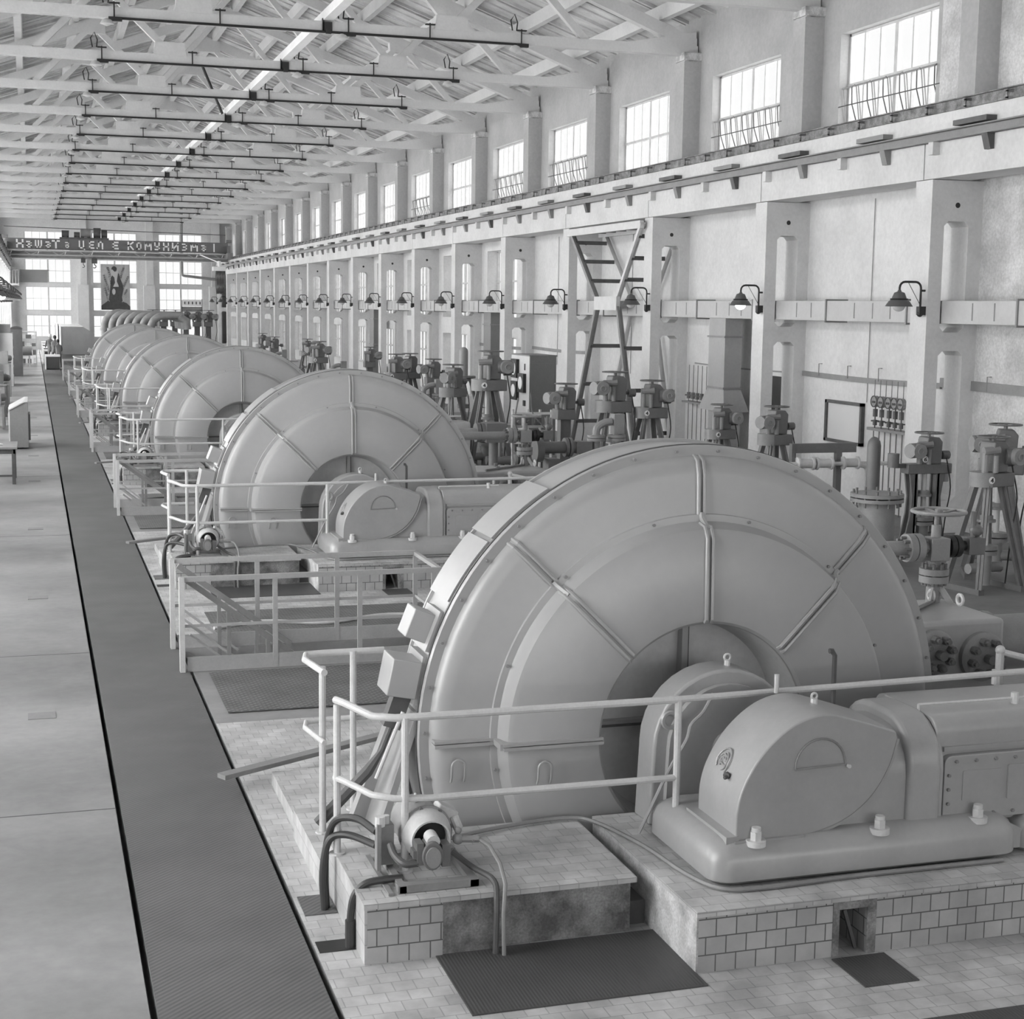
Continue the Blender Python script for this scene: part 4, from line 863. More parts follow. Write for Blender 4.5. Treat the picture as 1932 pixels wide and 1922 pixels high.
for ch, a, b in LX:
    x0 = -2.0+a*0.008456; x1 = -2.0+b*0.008456; w = (x1-x0)
    if ch in 'МШЦ': w = w*4/4.8
    if ch == '!': w = 0.34; x0 -= 0.06
    hh = 0.50 if ch != 'а' else 0.44
    g = glyph(ch, x0+0.03, YK-0.01, 7.49, hh, w-0.05, sw=1.2 if ch != '!' else 1.3).build('letter', WHITE, bn, (0, 0, 0)); g.parent = bn; g.location = (0, 0, 0)
    for v in g.data.vertices: v.co -= Vector(o)
MB().box(-1.75, 14.1, YK-0.25, YK+1.2, 7.22, 7.30).box(-1.6, 13.9, YK-0.05, YK+0.05, 6.92, 7.0).build('walkway', RAILD, cr, o)
m = MB()
for i in range(16):
    x = -1.3+i*0.95; m.bar((x, YK, 7.22), (x+0.47*(1 if i % 2 else -1), YK, 6.96), 0.03, 0.05)
m.build('lattice', RAILD, cr, o)
MB().box(-1.75, 14.1, YK+0.9, YK+1.3, 6.75, 7.22).build('rear_girder', MIDG, cr, o)
for i in range(9):
    x = -1.2+i*1.85; MB().bar((x, YK-0.2, 7.22), (x-0.08, YK-0.2, 7.02), 0.04, 0.04).build('hanger', WHITE, cr, o)
MB().cyl((-1.7, YK+0.6, 8.95), (13.9, YK+0.6, 8.70), 0.03, 6).build('conductor_wire', DARK, cr, o)
for x in (-1.62, 14.02):
    MB().box(x-0.2, x+0.2, YK-1.2, YK+2.4, 6.97, 7.35).build('end_carriage', MIDG, cr, o)
    MB().box(x-0.12, x+0.12, YK-0.4, YK+0.1, 7.35, 7.9).cyl((x-0.2, YK-0.3, 8.2), (x+0.2, YK-0.3, 8.2), 0.12, 10).build('travel_motor', VALV, cr, o)
t = MB().box(2.1, 5.5, YK+0.05, YK+1.6, 8.12, 8.25); t.build('trolley_frame', DARK, cr, o)
for x, r_, l in ((2.5, 0.25, 0.5), (3.3, 0.2, 0.4), (3.9, 0.33, 0.7), (4.7, 0.36, 0.5), (5.2, 0.28, 0.4)):
    MB().cyl((x-l/2, YK+0.5, 8.25+r_), (x+l/2, YK+0.5, 8.25+r_), r_, 16).box(x-0.12, x+0.12, YK+0.3, YK+0.9, 8.25, 8.27+r_).build('winch_drum', DARK if x != 3.9 else MIDG, cr, o)
for x, s in ((3.68, 0.8), (4.45, 1.0)):
    MB().cyl((x-0.05, YK, 6.6), (x-0.05, YK, 7.3), 0.015, 5).cyl((x+0.05, YK, 6.6), (x+0.05, YK, 7.3), 0.015, 5).build('hoist_rope', DARK, cr, o)
    MB().cyl((x-0.2*s, YK, 6.62), (x+0.2*s, YK, 6.62), 0.2*s, 16).build('hook_block', DARK, cr, o)
    MB().tube([(x, YK, 6.5), (x, YK, 6.32)] + [(x+0.11*s*math.sin(a), YK, 6.22+0.11*s*math.cos(a)) for a in [k*0.5 for k in range(0, 9)]], 0.035*s, 7).build('hook', DARK, cr, o)
hb = thing('cable_bundle', (13.0, 113, 4.4), 'dark bundle of hanging cable loops below the crane end', 'cable')
for k in range(9):
    x = 12.72+k*0.075; MB().tube(smooth([(x, 113+0.04*(k % 3), 6.0), (x-0.03, 113, 5.2), (x+0.02, 113, 4.5+0.05*(k % 4)), (x+0.06, 113.1, 4.42), (x+0.08, 113.1, 5.2), (x+0.05, 113.1, 6.0)], 4), 0.03, 5).build('cable_loop', DARK, hb, (13.0, 113, 4.4))
MB().box(12.5, 13.4, 112.8, 113.3, 6.0, 6.3).cyl((12.95, 113, 6.3), (12.95, 113, 6.7), 0.12, 8).build('cable_trolley', WHITE, hb, (13.0, 113, 4.4))
MB().bar((13.35, 113, 6.2), (14.0, 113, 6.45), 0.05, 0.05).build('wall_arm', MIDG, hb, (13.0, 113, 4.4))
MB().bar((12.9, 113, 6.6), (11.9, 115.8, 7.2), 0.05, 0.06).build('tow_arm', WHITE, hb, (13.0, 113, 4.4))

# far wall: pilasters, poster, pipe, boards
for x, w in ((3.85, 0.75), (8.87, 0.8), (14.0, 0.9)):
    p = MB().box(x-w/2+0.25, x+w/2, YE-0.45, YE, 0, 13.4).box(x-w/2, x+w/2+0.1, YE-0.75, YE-0.45, 0, 5.0).build('wall_pier', COLM, None, (x, YE-0.3, 0)); tag(p, 'whitewashed pier of the far wall, %s' % {3.85: 'left of the poster', 8.87: 'right of the poster', 14.0: 'in the right corner'}[x], 'pier', 'piers of the far wall')
ps = thing('poster', (6.38, 125.9, 3.08), 'tall poster of two joined figures with rays of words on the far window', 'poster'); o = (6.38, 125.9, 3.08)
MB().box(5.27, 7.48, 125.9, 125.93, 3.08, 6.62).build('sheet', paint('poster_paper', 0.42, 0.8, 0.12, 1.5), ps, o)
PD = paint('poster_dark_ink', 0.07, 0.8, 0.15, 4); PL = flat('poster_light_ink', 0.5, 0.8)
MB().prism([(5.27, 3.08), (7.48, 3.08), (7.48, 3.35), (7.2, 3.62), (6.9, 3.75), (6.85, 4.1), (6.98, 4.7), (6.92, 5.1), (6.75, 5.5), (6.66, 5.9), (6.55, 5.95), (6.4, 5.6), (6.2, 5.85), (6.05, 5.6), (6.0, 5.0), (5.92, 4.4), (5.85, 3.85), (5.6, 3.65), (5.27, 3.4)], 'y', 125.885, 125.9).build('dark_shape', PD, ps, o)
MB().prism([(6.29+0.20*math.cos(t), 6.25+0.22*math.sin(t)) for t in [2*PI*k/16 for k in range(16)]], 'y', 125.88, 125.9).build('upper_head', PD, ps, o)
MB().prism([(6.02, 6.1), (6.15, 6.22), (6.32, 6.05), (6.5, 6.05), (6.62, 6.15), (6.55, 5.7), (6.48, 5.3), (6.6, 5.0), (6.62, 4.88), (6.2, 4.88), (6.35, 5.2), (6.3, 5.6), (6.15, 5.75), (6.02, 5.65)], 'y', 125.87, 125.885).build('upper_figure', PL, ps, o)
MB().prism([(6.24+0.13*math.cos(t), 4.5+0.24*math.sin(t)) for t in [2*PI*k/14 for k in range(14)]], 'y', 125.87, 125.885).build('lower_face', PL, ps, o)
for i, (a, x, z) in enumerate([(2.45, 5.9, 3.8), (2.3, 5.82, 3.9), (2.15, 5.75, 4.0), (0.70, 6.85, 3.75), (0.85, 6.92, 3.9), (1.0, 6.98, 4.05)]):
    MB().bar((x, 125.88, z-0.05), (x+0.42*math.cos(a), 125.88, z+0.42*math.sin(a)), 0.01, 0.045, up=(-math.sin(a), 0, math.cos(a))).build('ray', PL, ps, o)
def word(txt, x, z, ang, h, w, st):
    m = MB()
    for i, ch in enumerate(txt): glyph(ch, x+st*i*math.cos(ang), 125.885, z+st*i*math.sin(ang), h, w, ang, 0.9, m)
    m.build('lettering', PD, ps, o, kind=None)
word('ТРУД', 5.45, 4.75, -1.15, 0.15, 0.11, 0.17); word('РАВЕНСТВО', 5.42, 5.75, -1.25, 0.13, 0.10, 0.155); word('БРАТСТВО', 5.72, 6.35, -1.35, 0.15, 0.11, 0.17)
word('ЩАСТИЕ', 6.82, 5.55, 1.25, 0.14, 0.09, 0.15); word('СВОБОДА', 7.0, 4.75, 1.15, 0.14, 0.09, 0.155); word('МИР', 7.12, 4.25, 1.1, 0.15, 0.10, 0.17)
pp = MB().tube([(11.45, 125.2, 11.5), (11.45, 125.2, 6.0), (11.50, 125.2, 5.87), (11.62, 125.2, 5.82), (14.2, 125.2, 5.55)], 0.11, 10).build('wall_pipe', MIDG, None, (11.45, 125.2, 6)); tag(pp, 'grey pipe bent across the right far window', 'pipe')
pn = thing('notice_board', (11.6, 119, 0), 'white board with five dark marks before the right far window', 'board')
MB().box(10.88, 12.3, 119, 119.05, 3.45, 3.95).build('panel', WHITE, pn, (11.6, 119, 0)); MB().box(10.8, 12.35, 119, 119.3, 3.05, 3.42).box(12.3, 12.36, 119, 119.1, 0, 4.0).box(10.8, 10.86, 119, 119.1, 0, 3.9).build('stand', MIDG, pn, (11.6, 119, 0))
for i in range(5): MB().box(11.02+i*0.28, 11.09+i*0.28, 118.98, 119.0, 3.6, 3.8).build('mark', BLACK, pn, (11.6, 119, 0))
gb = MB().prism([(-0.72, 5.12), (1.28, 5.12), (1.30, 5.95), (1.45, 6.1), (-0.72, 6.08)], 'y', 125.9, 125.95).build('hanging_board', paint('grey_board', 0.27, 0.8), None, (0.3, 125.9, 5.1)); tag(gb, 'plain grey board across the left far window', 'board')
bl = thing('balcony', (-1.2, 124, 4.9), 'small balcony with bar railing in the far left corner', 'balcony')
MB().box(-1.7, -0.8, 123.5, 125.9, 4.85, 5.0).build('floor_slab', RAILD, bl, (-1.2, 124, 4.9))
m = MB().bar((-1.7, 123.5, 6.0), (-0.8, 123.5, 6.0), 0.04, 0.04)
for i in range(5): m.bar((-1.68+i*0.21, 123.5, 5.0), (-1.68+i*0.21, 123.5, 6.0), 0.03, 0.03)
m.build('railing', RAILD, bl, (-1.2, 124, 4.9))

# gas coolers: big pipe bends and a row of tall valves beyond the last casing
for i in range(7):
    x = 3.93+i*0.36; y = 90-i*0.9; R1 = 0.80-0.02*i
    P = [(x, y, 0.0), (x, y, 2.38)] + [(x+R1-R1*math.cos(a), y-0.1*math.sin(a), 2.38+R1*0.92*math.sin(a)) for a in [PI/2*k/9 for k in range(1, 10)]] + [(x+1.6, y-0.2, 3.04), (7.6, y-0.4, 2.92), (7.9, y-0.4, 2.75), (7.95, y-0.4, 2.3)]
    t = thing('cooler_pipe', (x, y, 0), 'thick bent pipe beyond the casings, number %d from the left' % (i+1), 'pipe', 'thick pipe bends of the coolers')
    MB().tube(P, 0.20, 14).build('pipe', VALL, t, (x, y, 0)); MB().cyl((x, y, 2.12), (x, y, 2.26), 0.27, 16).build('flange', VALL, t, (x, y, 0))
# casing cabinet, crates, people
hs = thing('machine_enclosure', (2.6, 99, 0), 'large pale sheet enclosure with a sloping corner at the end of the walkway', 'enclosure'); o = (2.6, 99, 0)
MB().prism([(1.66, 0.62), (3.54, 0.62), (3.54, 1.84), (2.90, 2.22), (1.66, 2.22)], 'y', 95, 104).build('casing', paint('enclosure_paint', 0.30, 0.5), hs, o)
MB().box(1.62, 3.58, 95, 104, 0.56, 0.62).box(1.68, 3.5, 95.05, 104, 0, 0.56).build('base', PANEL, hs, o)
MB().box(1.60, 2.9, 94.97, 104, 2.22, 2.26).box(1.62, 1.66, 94.97, 104, 0.6, 2.22).build('lid', WHITE, hs, o)
MB().box(1.47, 1.54, 99, 104, 0, 2.35).box(1.30, 1.36, 102, 106, 0, 2.35).build('side_panel', WHITE, hs, o)
dk = None
for i in range(5):
    y = (88, 97, 104, 111, 117)[i]; w = 1.42 if i == 0 else 0.98; t = thing('control_desk', (1.05, y, 0), 'dark fronted low desk at the walkway end, %s' % ORD[i], 'desk', 'row of low dark desks')
    MB().box(0.72, w, y, y+1.6, 0.05, 0.70).build('front', PLATE, t, (1.05, y, 0)); MB().box(0.66, w+0.04, y-0.04, y+1.7, 0.70, 0.78).box(0.66, 0.72, y-0.04, y+1.7, 0, 0.7).build('top', WHITE, t, (1.05, y, 0))
def person(x, y, rz, label, hair, lean, h=1.66, coat=CLOTHD):
    t = thing('person', (x, y, 0), label, 'person', None, rz)
    V = [(0, 0, 0.92), (0, 0.02+lean*0.3, 1.12), (0, lean*0.75, 1.36), (0, lean*0.95, 1.47), (0, lean, 1.54),
         (0.10, 0, 0.86), (0.11, 0.02, 0.48), (0.12, -0.02, 0.08), (0.12, 0.12, 0.04), (-0.10, 0, 0.86), (-0.11, 0.02, 0.48), (-0.12, -0.02, 0.08), (-0.12, 0.12, 0.04),
         (0.18, lean*0.8, 1.36), (0.24, lean*0.9+0.06, 1.10), (0.18, lean+0.26, 1.0), (-0.18, lean*0.8, 1.36), (-0.24, lean*0.9+0.06, 1.10), (-0.18, lean+0.26, 1.0)]
    E = [(0,1),(1,2),(2,3),(3,4),(0,5),(5,6),(6,7),(7,8),(0,9),(9,10),(10,11),(11,12),(2,13),(13,14),(14,15),(2,16),(16,17),(17,18)]
    R_ = [0.17, 0.16, 0.17, 0.07, 0.06, 0.10, 0.07, 0.055, 0.04, 0.10, 0.07, 0.055, 0.04, 0.075, 0.055, 0.04, 0.075, 0.055, 0.04]
    me = bpy.data.meshes.new('body'); me.from_pydata(V, E, []); b = bpy.data.objects.new('body', me); COL.objects.link(b); b.parent = t; me.materials.append(coat)
    md = b.modifiers.new('skin', 'SKIN')
    for i, sv in enumerate(me.skin_vertices[0].data): sv.radius = (R_[i], R_[i]*0.85); sv.use_root = (i == 0)
    b.modifiers.new('sub', 'SUBSURF').levels = 2; b.modifiers['sub'].render_levels = 2; b.scale = (h/1.66,)*3
    hd = MB().sph((0, lean+0.02, 1.64), 0.095, 14, 10, 1.2); hd.cyl((0, lean+0.115, 1.63), (0, lean+0.135, 1.62), 0.016, 6, 0.01).build('head', SKIN, t).scale = (h/1.66,)*3
    MB().sph((0, lean-0.012, 1.675), 0.103, 14, 8, 1.05).build('hair', hair, t).scale = (h/1.66,)*3
person(1.04, 94.2, 0.3, 'person in pale coat with white cap, farthest at the desks', WHITE, 0.10, 1.70, PANEL)
person(1.22, 92.0, -0.2, 'person in dark coat with dark hair, between the other two', CLOTHD, 0.16, 1.66, VALV)
person(1.42, 89.9, 0.2, 'person in dark coat leaning at the nearest desk', BLACK, 0.18, 1.50, VALV)

# left side: table, desk, cabinets, shelf
tb = thing('table', (-0.85, 33.4, 0), 'dark wooden table at the left edge with papers on it', 'table'); o = (-0.85, 33.4, 0)
MB().box(-1.35, -0.34, 32.7, 34.1, 0.72, 0.76).build('table_top', MIDG, tb, o)
MB().box(-1.30, -0.38, 32.76, 32.80, 0.62, 0.72).box(-1.30, -0.38, 34.0, 34.04, 0.62, 0.72).box(-0.42, -0.38, 32.76, 34.04, 0.62, 0.72).build('apron', DARK, tb, o)
for x in (-1.30, -0.42):
    for y in (32.78, 33.98): MB().box(x-0.03, x+0.04, y-0.03, y+0.04, 0, 0.62).build('leg', DARK, tb, o)
MB().box(-1.30, -0.38, 32.80, 32.83, 0.15, 0.19).build('stretcher', DARK, tb, o)
pa = MB().rbox((-0.85, 33.3, 0.775), (0.4, 0.3, 0.02), (0, 0, 0.3)).build('papers', PAPER, None, (-0.85, 33.3, 0.76)); tag(pa, 'stack of papers lying on the dark table', 'papers')
ds = thing('sloping_desk', (-0.35, 41.4, 0), 'tall grey control desk with sloping top beyond the table', 'desk'); o = (-0.35, 41.4, 0)
MB().prism([(-0.58, 0.04), (-0.14, 0.04), (-0.14, 1.19), (-0.22, 1.19), (-0.58, 1.0)], 'y', 40.6, 42.4).build('side_panel', PANEL, ds, o)
MB().prism([(-0.61, 1.0), (-0.23, 1.21), (-0.14, 1.21), (-0.14, 1.18), (-0.22, 1.18), (-0.61, 0.97)], 'y', 40.57, 42.4).box(-0.61, -0.58, 40.6, 42.4, 0.0, 0.98).build('rim', RAIL, ds, o)
MB().box(-0.14, -0.09, 40.9, 42.0, 0.2, 0.85).build('back_box', MIDG, ds, o)
for i, (y, z, h, mt) in enumerate([(47, 0.9, 0.5, MIDG), (52, 1.25, 0.5, DARK), (57, 1.0, 0.4, VALV), (63, 1.5, 0.6, MIDG)]):
    t = thing('workbench', (-1.1, y, 0), 'cluttered bench by the left columns, %s' % ORD[i], 'bench', 'benches along the left columns'); o = (-1.1, y, 0)
    MB().box(-1.4, -0.80, y, y+1.6, z-0.25, z-0.2).build('bench_top', PANEL, t, o)
    for x in (-1.36, -0.84):
        for q in (y+0.05, y+1.5): MB().box(x-0.03, x+0.03, q-0.03, q+0.03, 0, z-0.25).build('leg', mt, t, o)
    MB().box(-1.3, -0.9, y+0.2, y+0.7, z-0.2, z+h*0.4).cyl((-1.1, y+1.0, z-0.05), (-0.85, y+1.3, z-0.05), 0.12, 12).build('clutter', mt, t, o)
cb = thing('tall_cabinet', (-1.1, 72, 0), 'tall pale cabinet with dark box on top at the left edge', 'cabinet'); o = (-1.1, 72, 0)
MB().box(-1.45, -0.80, 71, 73.2, 0, 2.30).build('body', paint('pale_cabinet', 0.5, 0.5), cb, o); MB().box(-1.45, -0.90, 71.1, 73, 2.30, 2.66).build('top_box', MIDG, cb, o)
for i in range(4): MB().box(-0.80, -0.785, 71.3+i*0.5, 71.5+i*0.5, 0.5+0.4*i, 0.8+0.4*i).build('meter', BLACK, cb, o)
c2_ = thing('switch_cabinet', (-0.75, 80, 0), 'dark arched cabinet behind the tall pale cabinet', 'cabinet')
MB().box(-1.0, -0.45, 80, 82, 0, 2.3).build('body', VALV, c2_, (-0.75, 80, 0)); MB().prism([(-1.02+0.29+0.30*math.cos(a), 2.3+0.14*math.sin(a)) for a in [PI*k/8 for k in range(9)]], 'y', 80, 82).build('top', DARK, c2_, (-0.75, 80, 0))
sf = thing('shelf_rack', (-0.2, 97, 0), 'pale shelf rack full of small parts at the far left', 'rack'); o = (-0.2, 97, 0)
for x in (-0.85, 0.25):
    for y in (96, 98): MB().box(x-0.03, x+0.03, y-0.03, y+0.03, 0, 1.9).build('post', RAIL, sf, o)
for z in (0.5, 1.0, 1.45, 1.85):
    MB().box(-0.88, 0.28, 96, 98, z, z+0.04).build('shelf', RAIL, sf, o)
for i in range(16):
    x = -0.78+0.30*(i % 4)+random.uniform(-.05, .05); z = (0.54, 1.04, 1.49, 0.04)[i//4]; s = random.uniform(0.09, 0.16)
    b = MB().box(x-s, x+s, 96.1, 96.6, z, z+random.uniform(.15, .36)).build('storage_box', random.choice([DARK, PANEL, WHITE, VALV]), None, (x, 96.3, z)); tag(b, 'small box among those on the pale shelf rack', 'box', 'boxes on the shelf rack')
tn = thing('horizontal_tank', (-0.4, 92.5, 0), 'short pale tank lying on a stand before the shelf rack', 'tank')
MB().cyl((-0.72, 92.5, 0.85), (0.0, 92.5, 0.85), 0.24, 18).build('tank', PANEL, tn, (-0.4, 92.5, 0)); MB().box(-0.6, -0.5, 92.4, 92.6, 0, 0.65).box(-0.2, -0.1, 92.4, 92.6, 0, 0.65).build('stand', RAIL, tn, (-0.4, 92.5, 0))

# ------------------------------------------------------------------ motor driven valve stands by the right wall
def wheel(m, x, y, z, R_, t=0.014, n=4):
    m.torus((x, y, z), R_, t, 'z', 28, 6)
    for k in range(n): a = k*2*PI/n+0.4; m.bar((x, y, z-0.02), (x+R_*math.cos(a), y+R_*math.sin(a), z), 0.03, 0.012)
    m.cyl((x, y, z-0.08), (x, y, z+0.01), 0.03, 8)
def stand(kind, motor=1, face=0, num=None):
    r = thing('motorised_valve', (0, 0, 0), '', 'valve', 'motor driven valves along the right wall')
    if kind == 'A':      # four splayed channel legs, drum cap
        for sx in (-1, 1):
            MB().box(sx*0.42-0.05, sx*0.42+0.05, -0.42, 0.42, 0, 0.09).build('base_channel', VALV, r)
            for sy in (-1, 1): MB().bar((sx*0.42, sy*0.36, 0.08), (sx*0.13, sy*0.12, 1.62), 0.09, 0.05, up=(0, 1, 0)).bar((sx*0.445, sy*0.40, 0.08), (sx*0.155, sy*0.15, 1.62), 0.015, 0.10, up=(0, 1, 0)).build('leg', VALV, r)
        MB().cyl((-0.12, 0, 1.60), (-0.12, 0, 1.82), 0.20, 20).build('cap', VALL, r); MB().box(-0.10, 0.34, -0.20, 0.20, 1.60, 1.81).build('cap_box', VALV, r, bevel=0.02)
    elif kind == 'B':    # single box post
        MB().box(-0.24, 0.24, -0.24, 0.24, 0, 0.06).build('base_plate', VALV, r)
        MB().box(-0.07, 0.13, -0.08, 0.08, 0.06, 1.60).box(0.13, 0.145, -0.11, 0.11, 0.06, 1.6).box(-0.085, -0.07, -0.11, 0.11, 0.06, 1.6).build('post', VALV, r)
        MB().box(-0.18, 0.22, -0.18, 0.18, 1.60, 1.82).build('cap_box', VALV, r, bevel=0.015)
    elif kind == 'C':    # waisted legs with a crossbeam
        for sx in (-1, 1):
            P = [(sx*0.46, 0), (sx*0.30, 0.75), (sx*0.28, 1.05), (sx*0.34, 1.45), (sx*0.18, 1.45), (sx*0.17, 1.05), (sx*0.18, 0.75), (sx*0.24, 0)]
            MB().prism(P, 'y', -0.10, -0.06).prism([(a, b) for a, b in P], 'y', 0.06, 0.10).box(*sorted((sx*0.20, sx*0.24)), -0.1, 0.1, 0, 1.45).build('leg', VALV, r)
        MB().box(-0.40, 0.46, -0.13, 0.13, 1.45, 1.62).build('crossbeam', VALV, r, bevel=0.01)
        MB().box(-0.62, -0.38, -0.05, 0.05, 1.55, 1.62).build('bracket_arm', DARK, r); MB().cyl((-0.62, 0, 1.56), (-0.62, 0, 1.80), 0.10, 12).build('limit_switch', VALV, r)
        MB().cyl((0.38, 0, 1.30), (0.38, 0, 1.50), 0.09, 12).build('limit_switch', VALL, r)
    z = 1.82 if kind != 'C' else 1.62
    MB().cyl((0, 0, 0.35), (0, 0, z-0.1), 0.045, 12).build('spindle', SILV, r)
    MB().cyl((0, 0, 0.08), (0, 0, 0.55), 0.11, 16).cyl((0, 0, 0.55), (0, 0, 0.61), 0.19, 18).cyl((0, 0, 0.63), (0, 0, 0.69), 0.19, 18).cyl((-0.32, 0, 0.34), (0.32, 0, 0.34), 0.08, 12).build('valve_body', VALL, r)
    MB().cyl((0, 0, 1.05), (0, 0, 1.09), 0.14, 16).cyl((0, 0, 1.09), (0, 0, 1.15), 0.10, 16).build('upper_flange', VALL, r)
    MB().prism([(-0.06, z), (0.22, z), (0.24, z+0.38), (0.17, z+0.46), (-0.04, z+0.46), (-0.06, z+0.40)], 'y', -0.16, 0.16).build('gearbox', VALV, r, bevel=0.015)
    MB().cyl((-0.16, -0.08, z), (-0.16, -0.08, z+0.30), 0.05, 10).cyl((-0.03, -0.17, z), (-0.03, -0.17, z+0.26), 0.04, 10).cyl((-0.20, -0.08, z+0.32), (0.05, -0.14, z+0.34), 0.065, 10).build('gear_shafts', VALL, r)
    if motor:
        s = motor; MB().cyl((s*0.18, -0.12, z+0.24), (s*0.42, -0.22, z+0.24), 0.13, 20).build('motor', VALV, r)
        MB().cyl((s*0.42, -0.22, z+0.24), (s*0.45, -0.232, z+0.24), 0.12, 20).torus((s*0.30, -0.35, z+0.24), 0.05, 0.014, 'y', 14, 5).cyl((s*0.30, -0.34, z+0.24), (s*0.30, -0.2, z+0.24), 0.125, 20).build('motor_cover', VALL, r)
    MB().cyl((0.24, 0, z+0.14), (0.32, 0, z+0.14), 0.03, 8).cyl((0.32, 0, z+0.14), (0.46, 0, z+0.14), 0.075, 12).build('terminal_drum', VALV, r)
    m = MB(); wheel(m, 0.06, 0, z+0.53, 0.24); m.build('handwheel', VALV, r)
    MB().tube(smooth([(0.36, -0.1, z+0.1), (0.40, -0.2, z-0.4), (0.33, -0.2, z-0.9), (0.30, -0.15, 0.1)], 4), 0.012, 5).build('cable', BLACK, r)
    if num:
        MB().cyl((-0.12, -0.205, 1.71), (-0.12, -0.197, 1.71), 0.055, 16).build('number_disc', WHITE, r)
        glyph(num, -0.145, -0.212, 1.68, 0.06, 0.045).build('number', BLACK, r)
    return r
P_ = {('A', 1): stand('A', 1, num='4'), ('A', -1): stand('A', -1), ('B', -1): stand('B', -1), ('B', 1): stand('B', 1), ('C', -1): stand('C', -1, num='6')}
first = {k: True for k in P_}
ST = [('C', -1, 12.95, 20.5, 0.88, 0.0, 'valve on waisted legs before the nearest column, numbered disc on its front'),
      ('A', 1, 12.20, 17.75, 0.88, 0.15, 'nearest motor driven valve on splayed legs, marked with a white disc'),
      ('A', -1, 12.95, 18.6, 0.92, -0.5, 'splayed leg valve behind the nearest one at the right edge'),
      ('B', 1, 12.05, 16.2, 0.60, 0.3, 'low valve on a box post at the right picture edge'),
      ('A', -1, 12.15, 24.0, 0.88, 0.1, 'motor driven valve left of the framed board'),
      ('A', 1, 12.05, 26.0, 0.84, 0.1, 'motor driven valve in front of the vertical sheet duct'),
      ('A', 1, 11.60, 28.3, 0.98, 0.0, 'motor driven valve right of the steel bracing foot'),
      ('A', -1, 10.85, 28.4, 1.05, 0.0, 'tall motor driven valve left of the steel bracing foot'),
      ('B', -1, 10.05, 29.0, 0.94, 0.0, 'post mounted valve in front of the grey instrument cabinet'),
      ('A', 1, 9.65, 33.0, 1.16, 0.0, 'tall splayed valve right of the second nearest casing'),
      ('A', -1, 9.35, 35.0, 1.0, 0.5, 'splayed valve just behind the tall one left of the cabinet'),
      ('B', -1, 10.65, 42.0, 0.95, 0.0, 'valve left of the tall splayed one, on a box post'),
      ('A', 1, 10.05, 44.0, 0.98, 0.0, 'left one of two valves standing close together'),
      ('A', -1, 10.60, 44.6, 0.98, 0.2, 'right one of two valves standing close together'),
      ('B', 1, 11.40, 54.0, 0.95, 0.0, 'valve on a box post before the middle columns'),
      ('A', 1, 9.75, 55.0, 1.02, 0.0, 'valve above the rim of the third casing'),
      ('A', -1, 10.5, 60.0, 0.95, 0.3, 'distant valve, fourth stand beyond the third casing'),
      ('A', 1, 11.2, 66.0, 0.95, 0.0, 'distant valve nearer the columns beyond the third casing'),
      ('B', -1, 10.4, 70.0, 0.95, 0.0, 'distant post mounted valve before the far columns'),
      ('A', 1, 11.0, 78.0, 0.95, 0.0, 'distant splayed valve before the far columns')]
for kind, mo, x, y, sc, rz, lb in ST:
    p = P_[(kind, mo)]
    if first[(kind, mo)]: p.location = (x, y, 0); p.scale = (sc,)*3; p.rotation_euler = (0, 0, rz); p['label'] = lb; first[(kind, mo)] = False
    else:
        r = dup(p, (x, y, 0), lb, rz, sc)
for i, x in enumerate((6.9, 7.6, 8.3, 9.0, 9.7, 10.4)):
    r = dup(P_[('B', 1)], (x+0.4, 101, 0), 'tall silhouetted valve before the far windows, number %d from the left' % (i+1), 0, 1.38); r['group'] = 'valves standing before the far windows'

# steel cross bracing between the third and fourth columns
xb = thing('cross_bracing', (14.5, 37.5, 0), 'laced steel cross bracing between two columns, dark against the wall', 'bracing'); o = (14.5, 37.5, 0)
arms = [((37.9, 3.9), (40.05, 5.75)), ((36.5, 3.9), (34.9, 5.75)), ((37.9, 3.75), (39.75, 0.05)), ((36.4, 3.75), (35.0, 0.05))]
for (ya, za), (yb, zb) in arms:
    for x, mt in ((14.0, RAIL if yb == 34.9 and zb > 4 else MIDG), (14.95, RAIL)): MB().bar((x, ya, za), (x, yb, zb), 0.10, 0.06, up=(1, 0, 0)).bar((x+0.05, ya, za), (x+0.05, yb, zb), 0.02, 0.12, up=(1, 0, 0)).build('strut', mt, xb, o)
    n = 3
    for i in range(1, n+1):
        t = i/(n+0.6); y = ya+(yb-ya)*t; z = za+(zb-za)*t; MB().box(14.03, 14.92, y-0.02, y+0.02, z-0.05, z+0.05).build('batten', DARK, xb, o)
for x in (14.0, 14.95): MB().box(x-0.05, x+0.05, 36.35, 37.95, 3.66, 4.0).build('centre_plate', RAIL, xb, o)
MB().box(13.96, 14.06, 34.9, 40.3, 5.62, 5.80).box(14.9, 15.0, 34.9, 40.3, 5.62, 5.80).build('top_beam', RAIL, xb, o)
for i in range(7): MB().box(14.06, 14.9, 35.2+i*0.75, 35.35+i*0.75, 5.70, 5.80).build('batten', MIDG, xb, o)

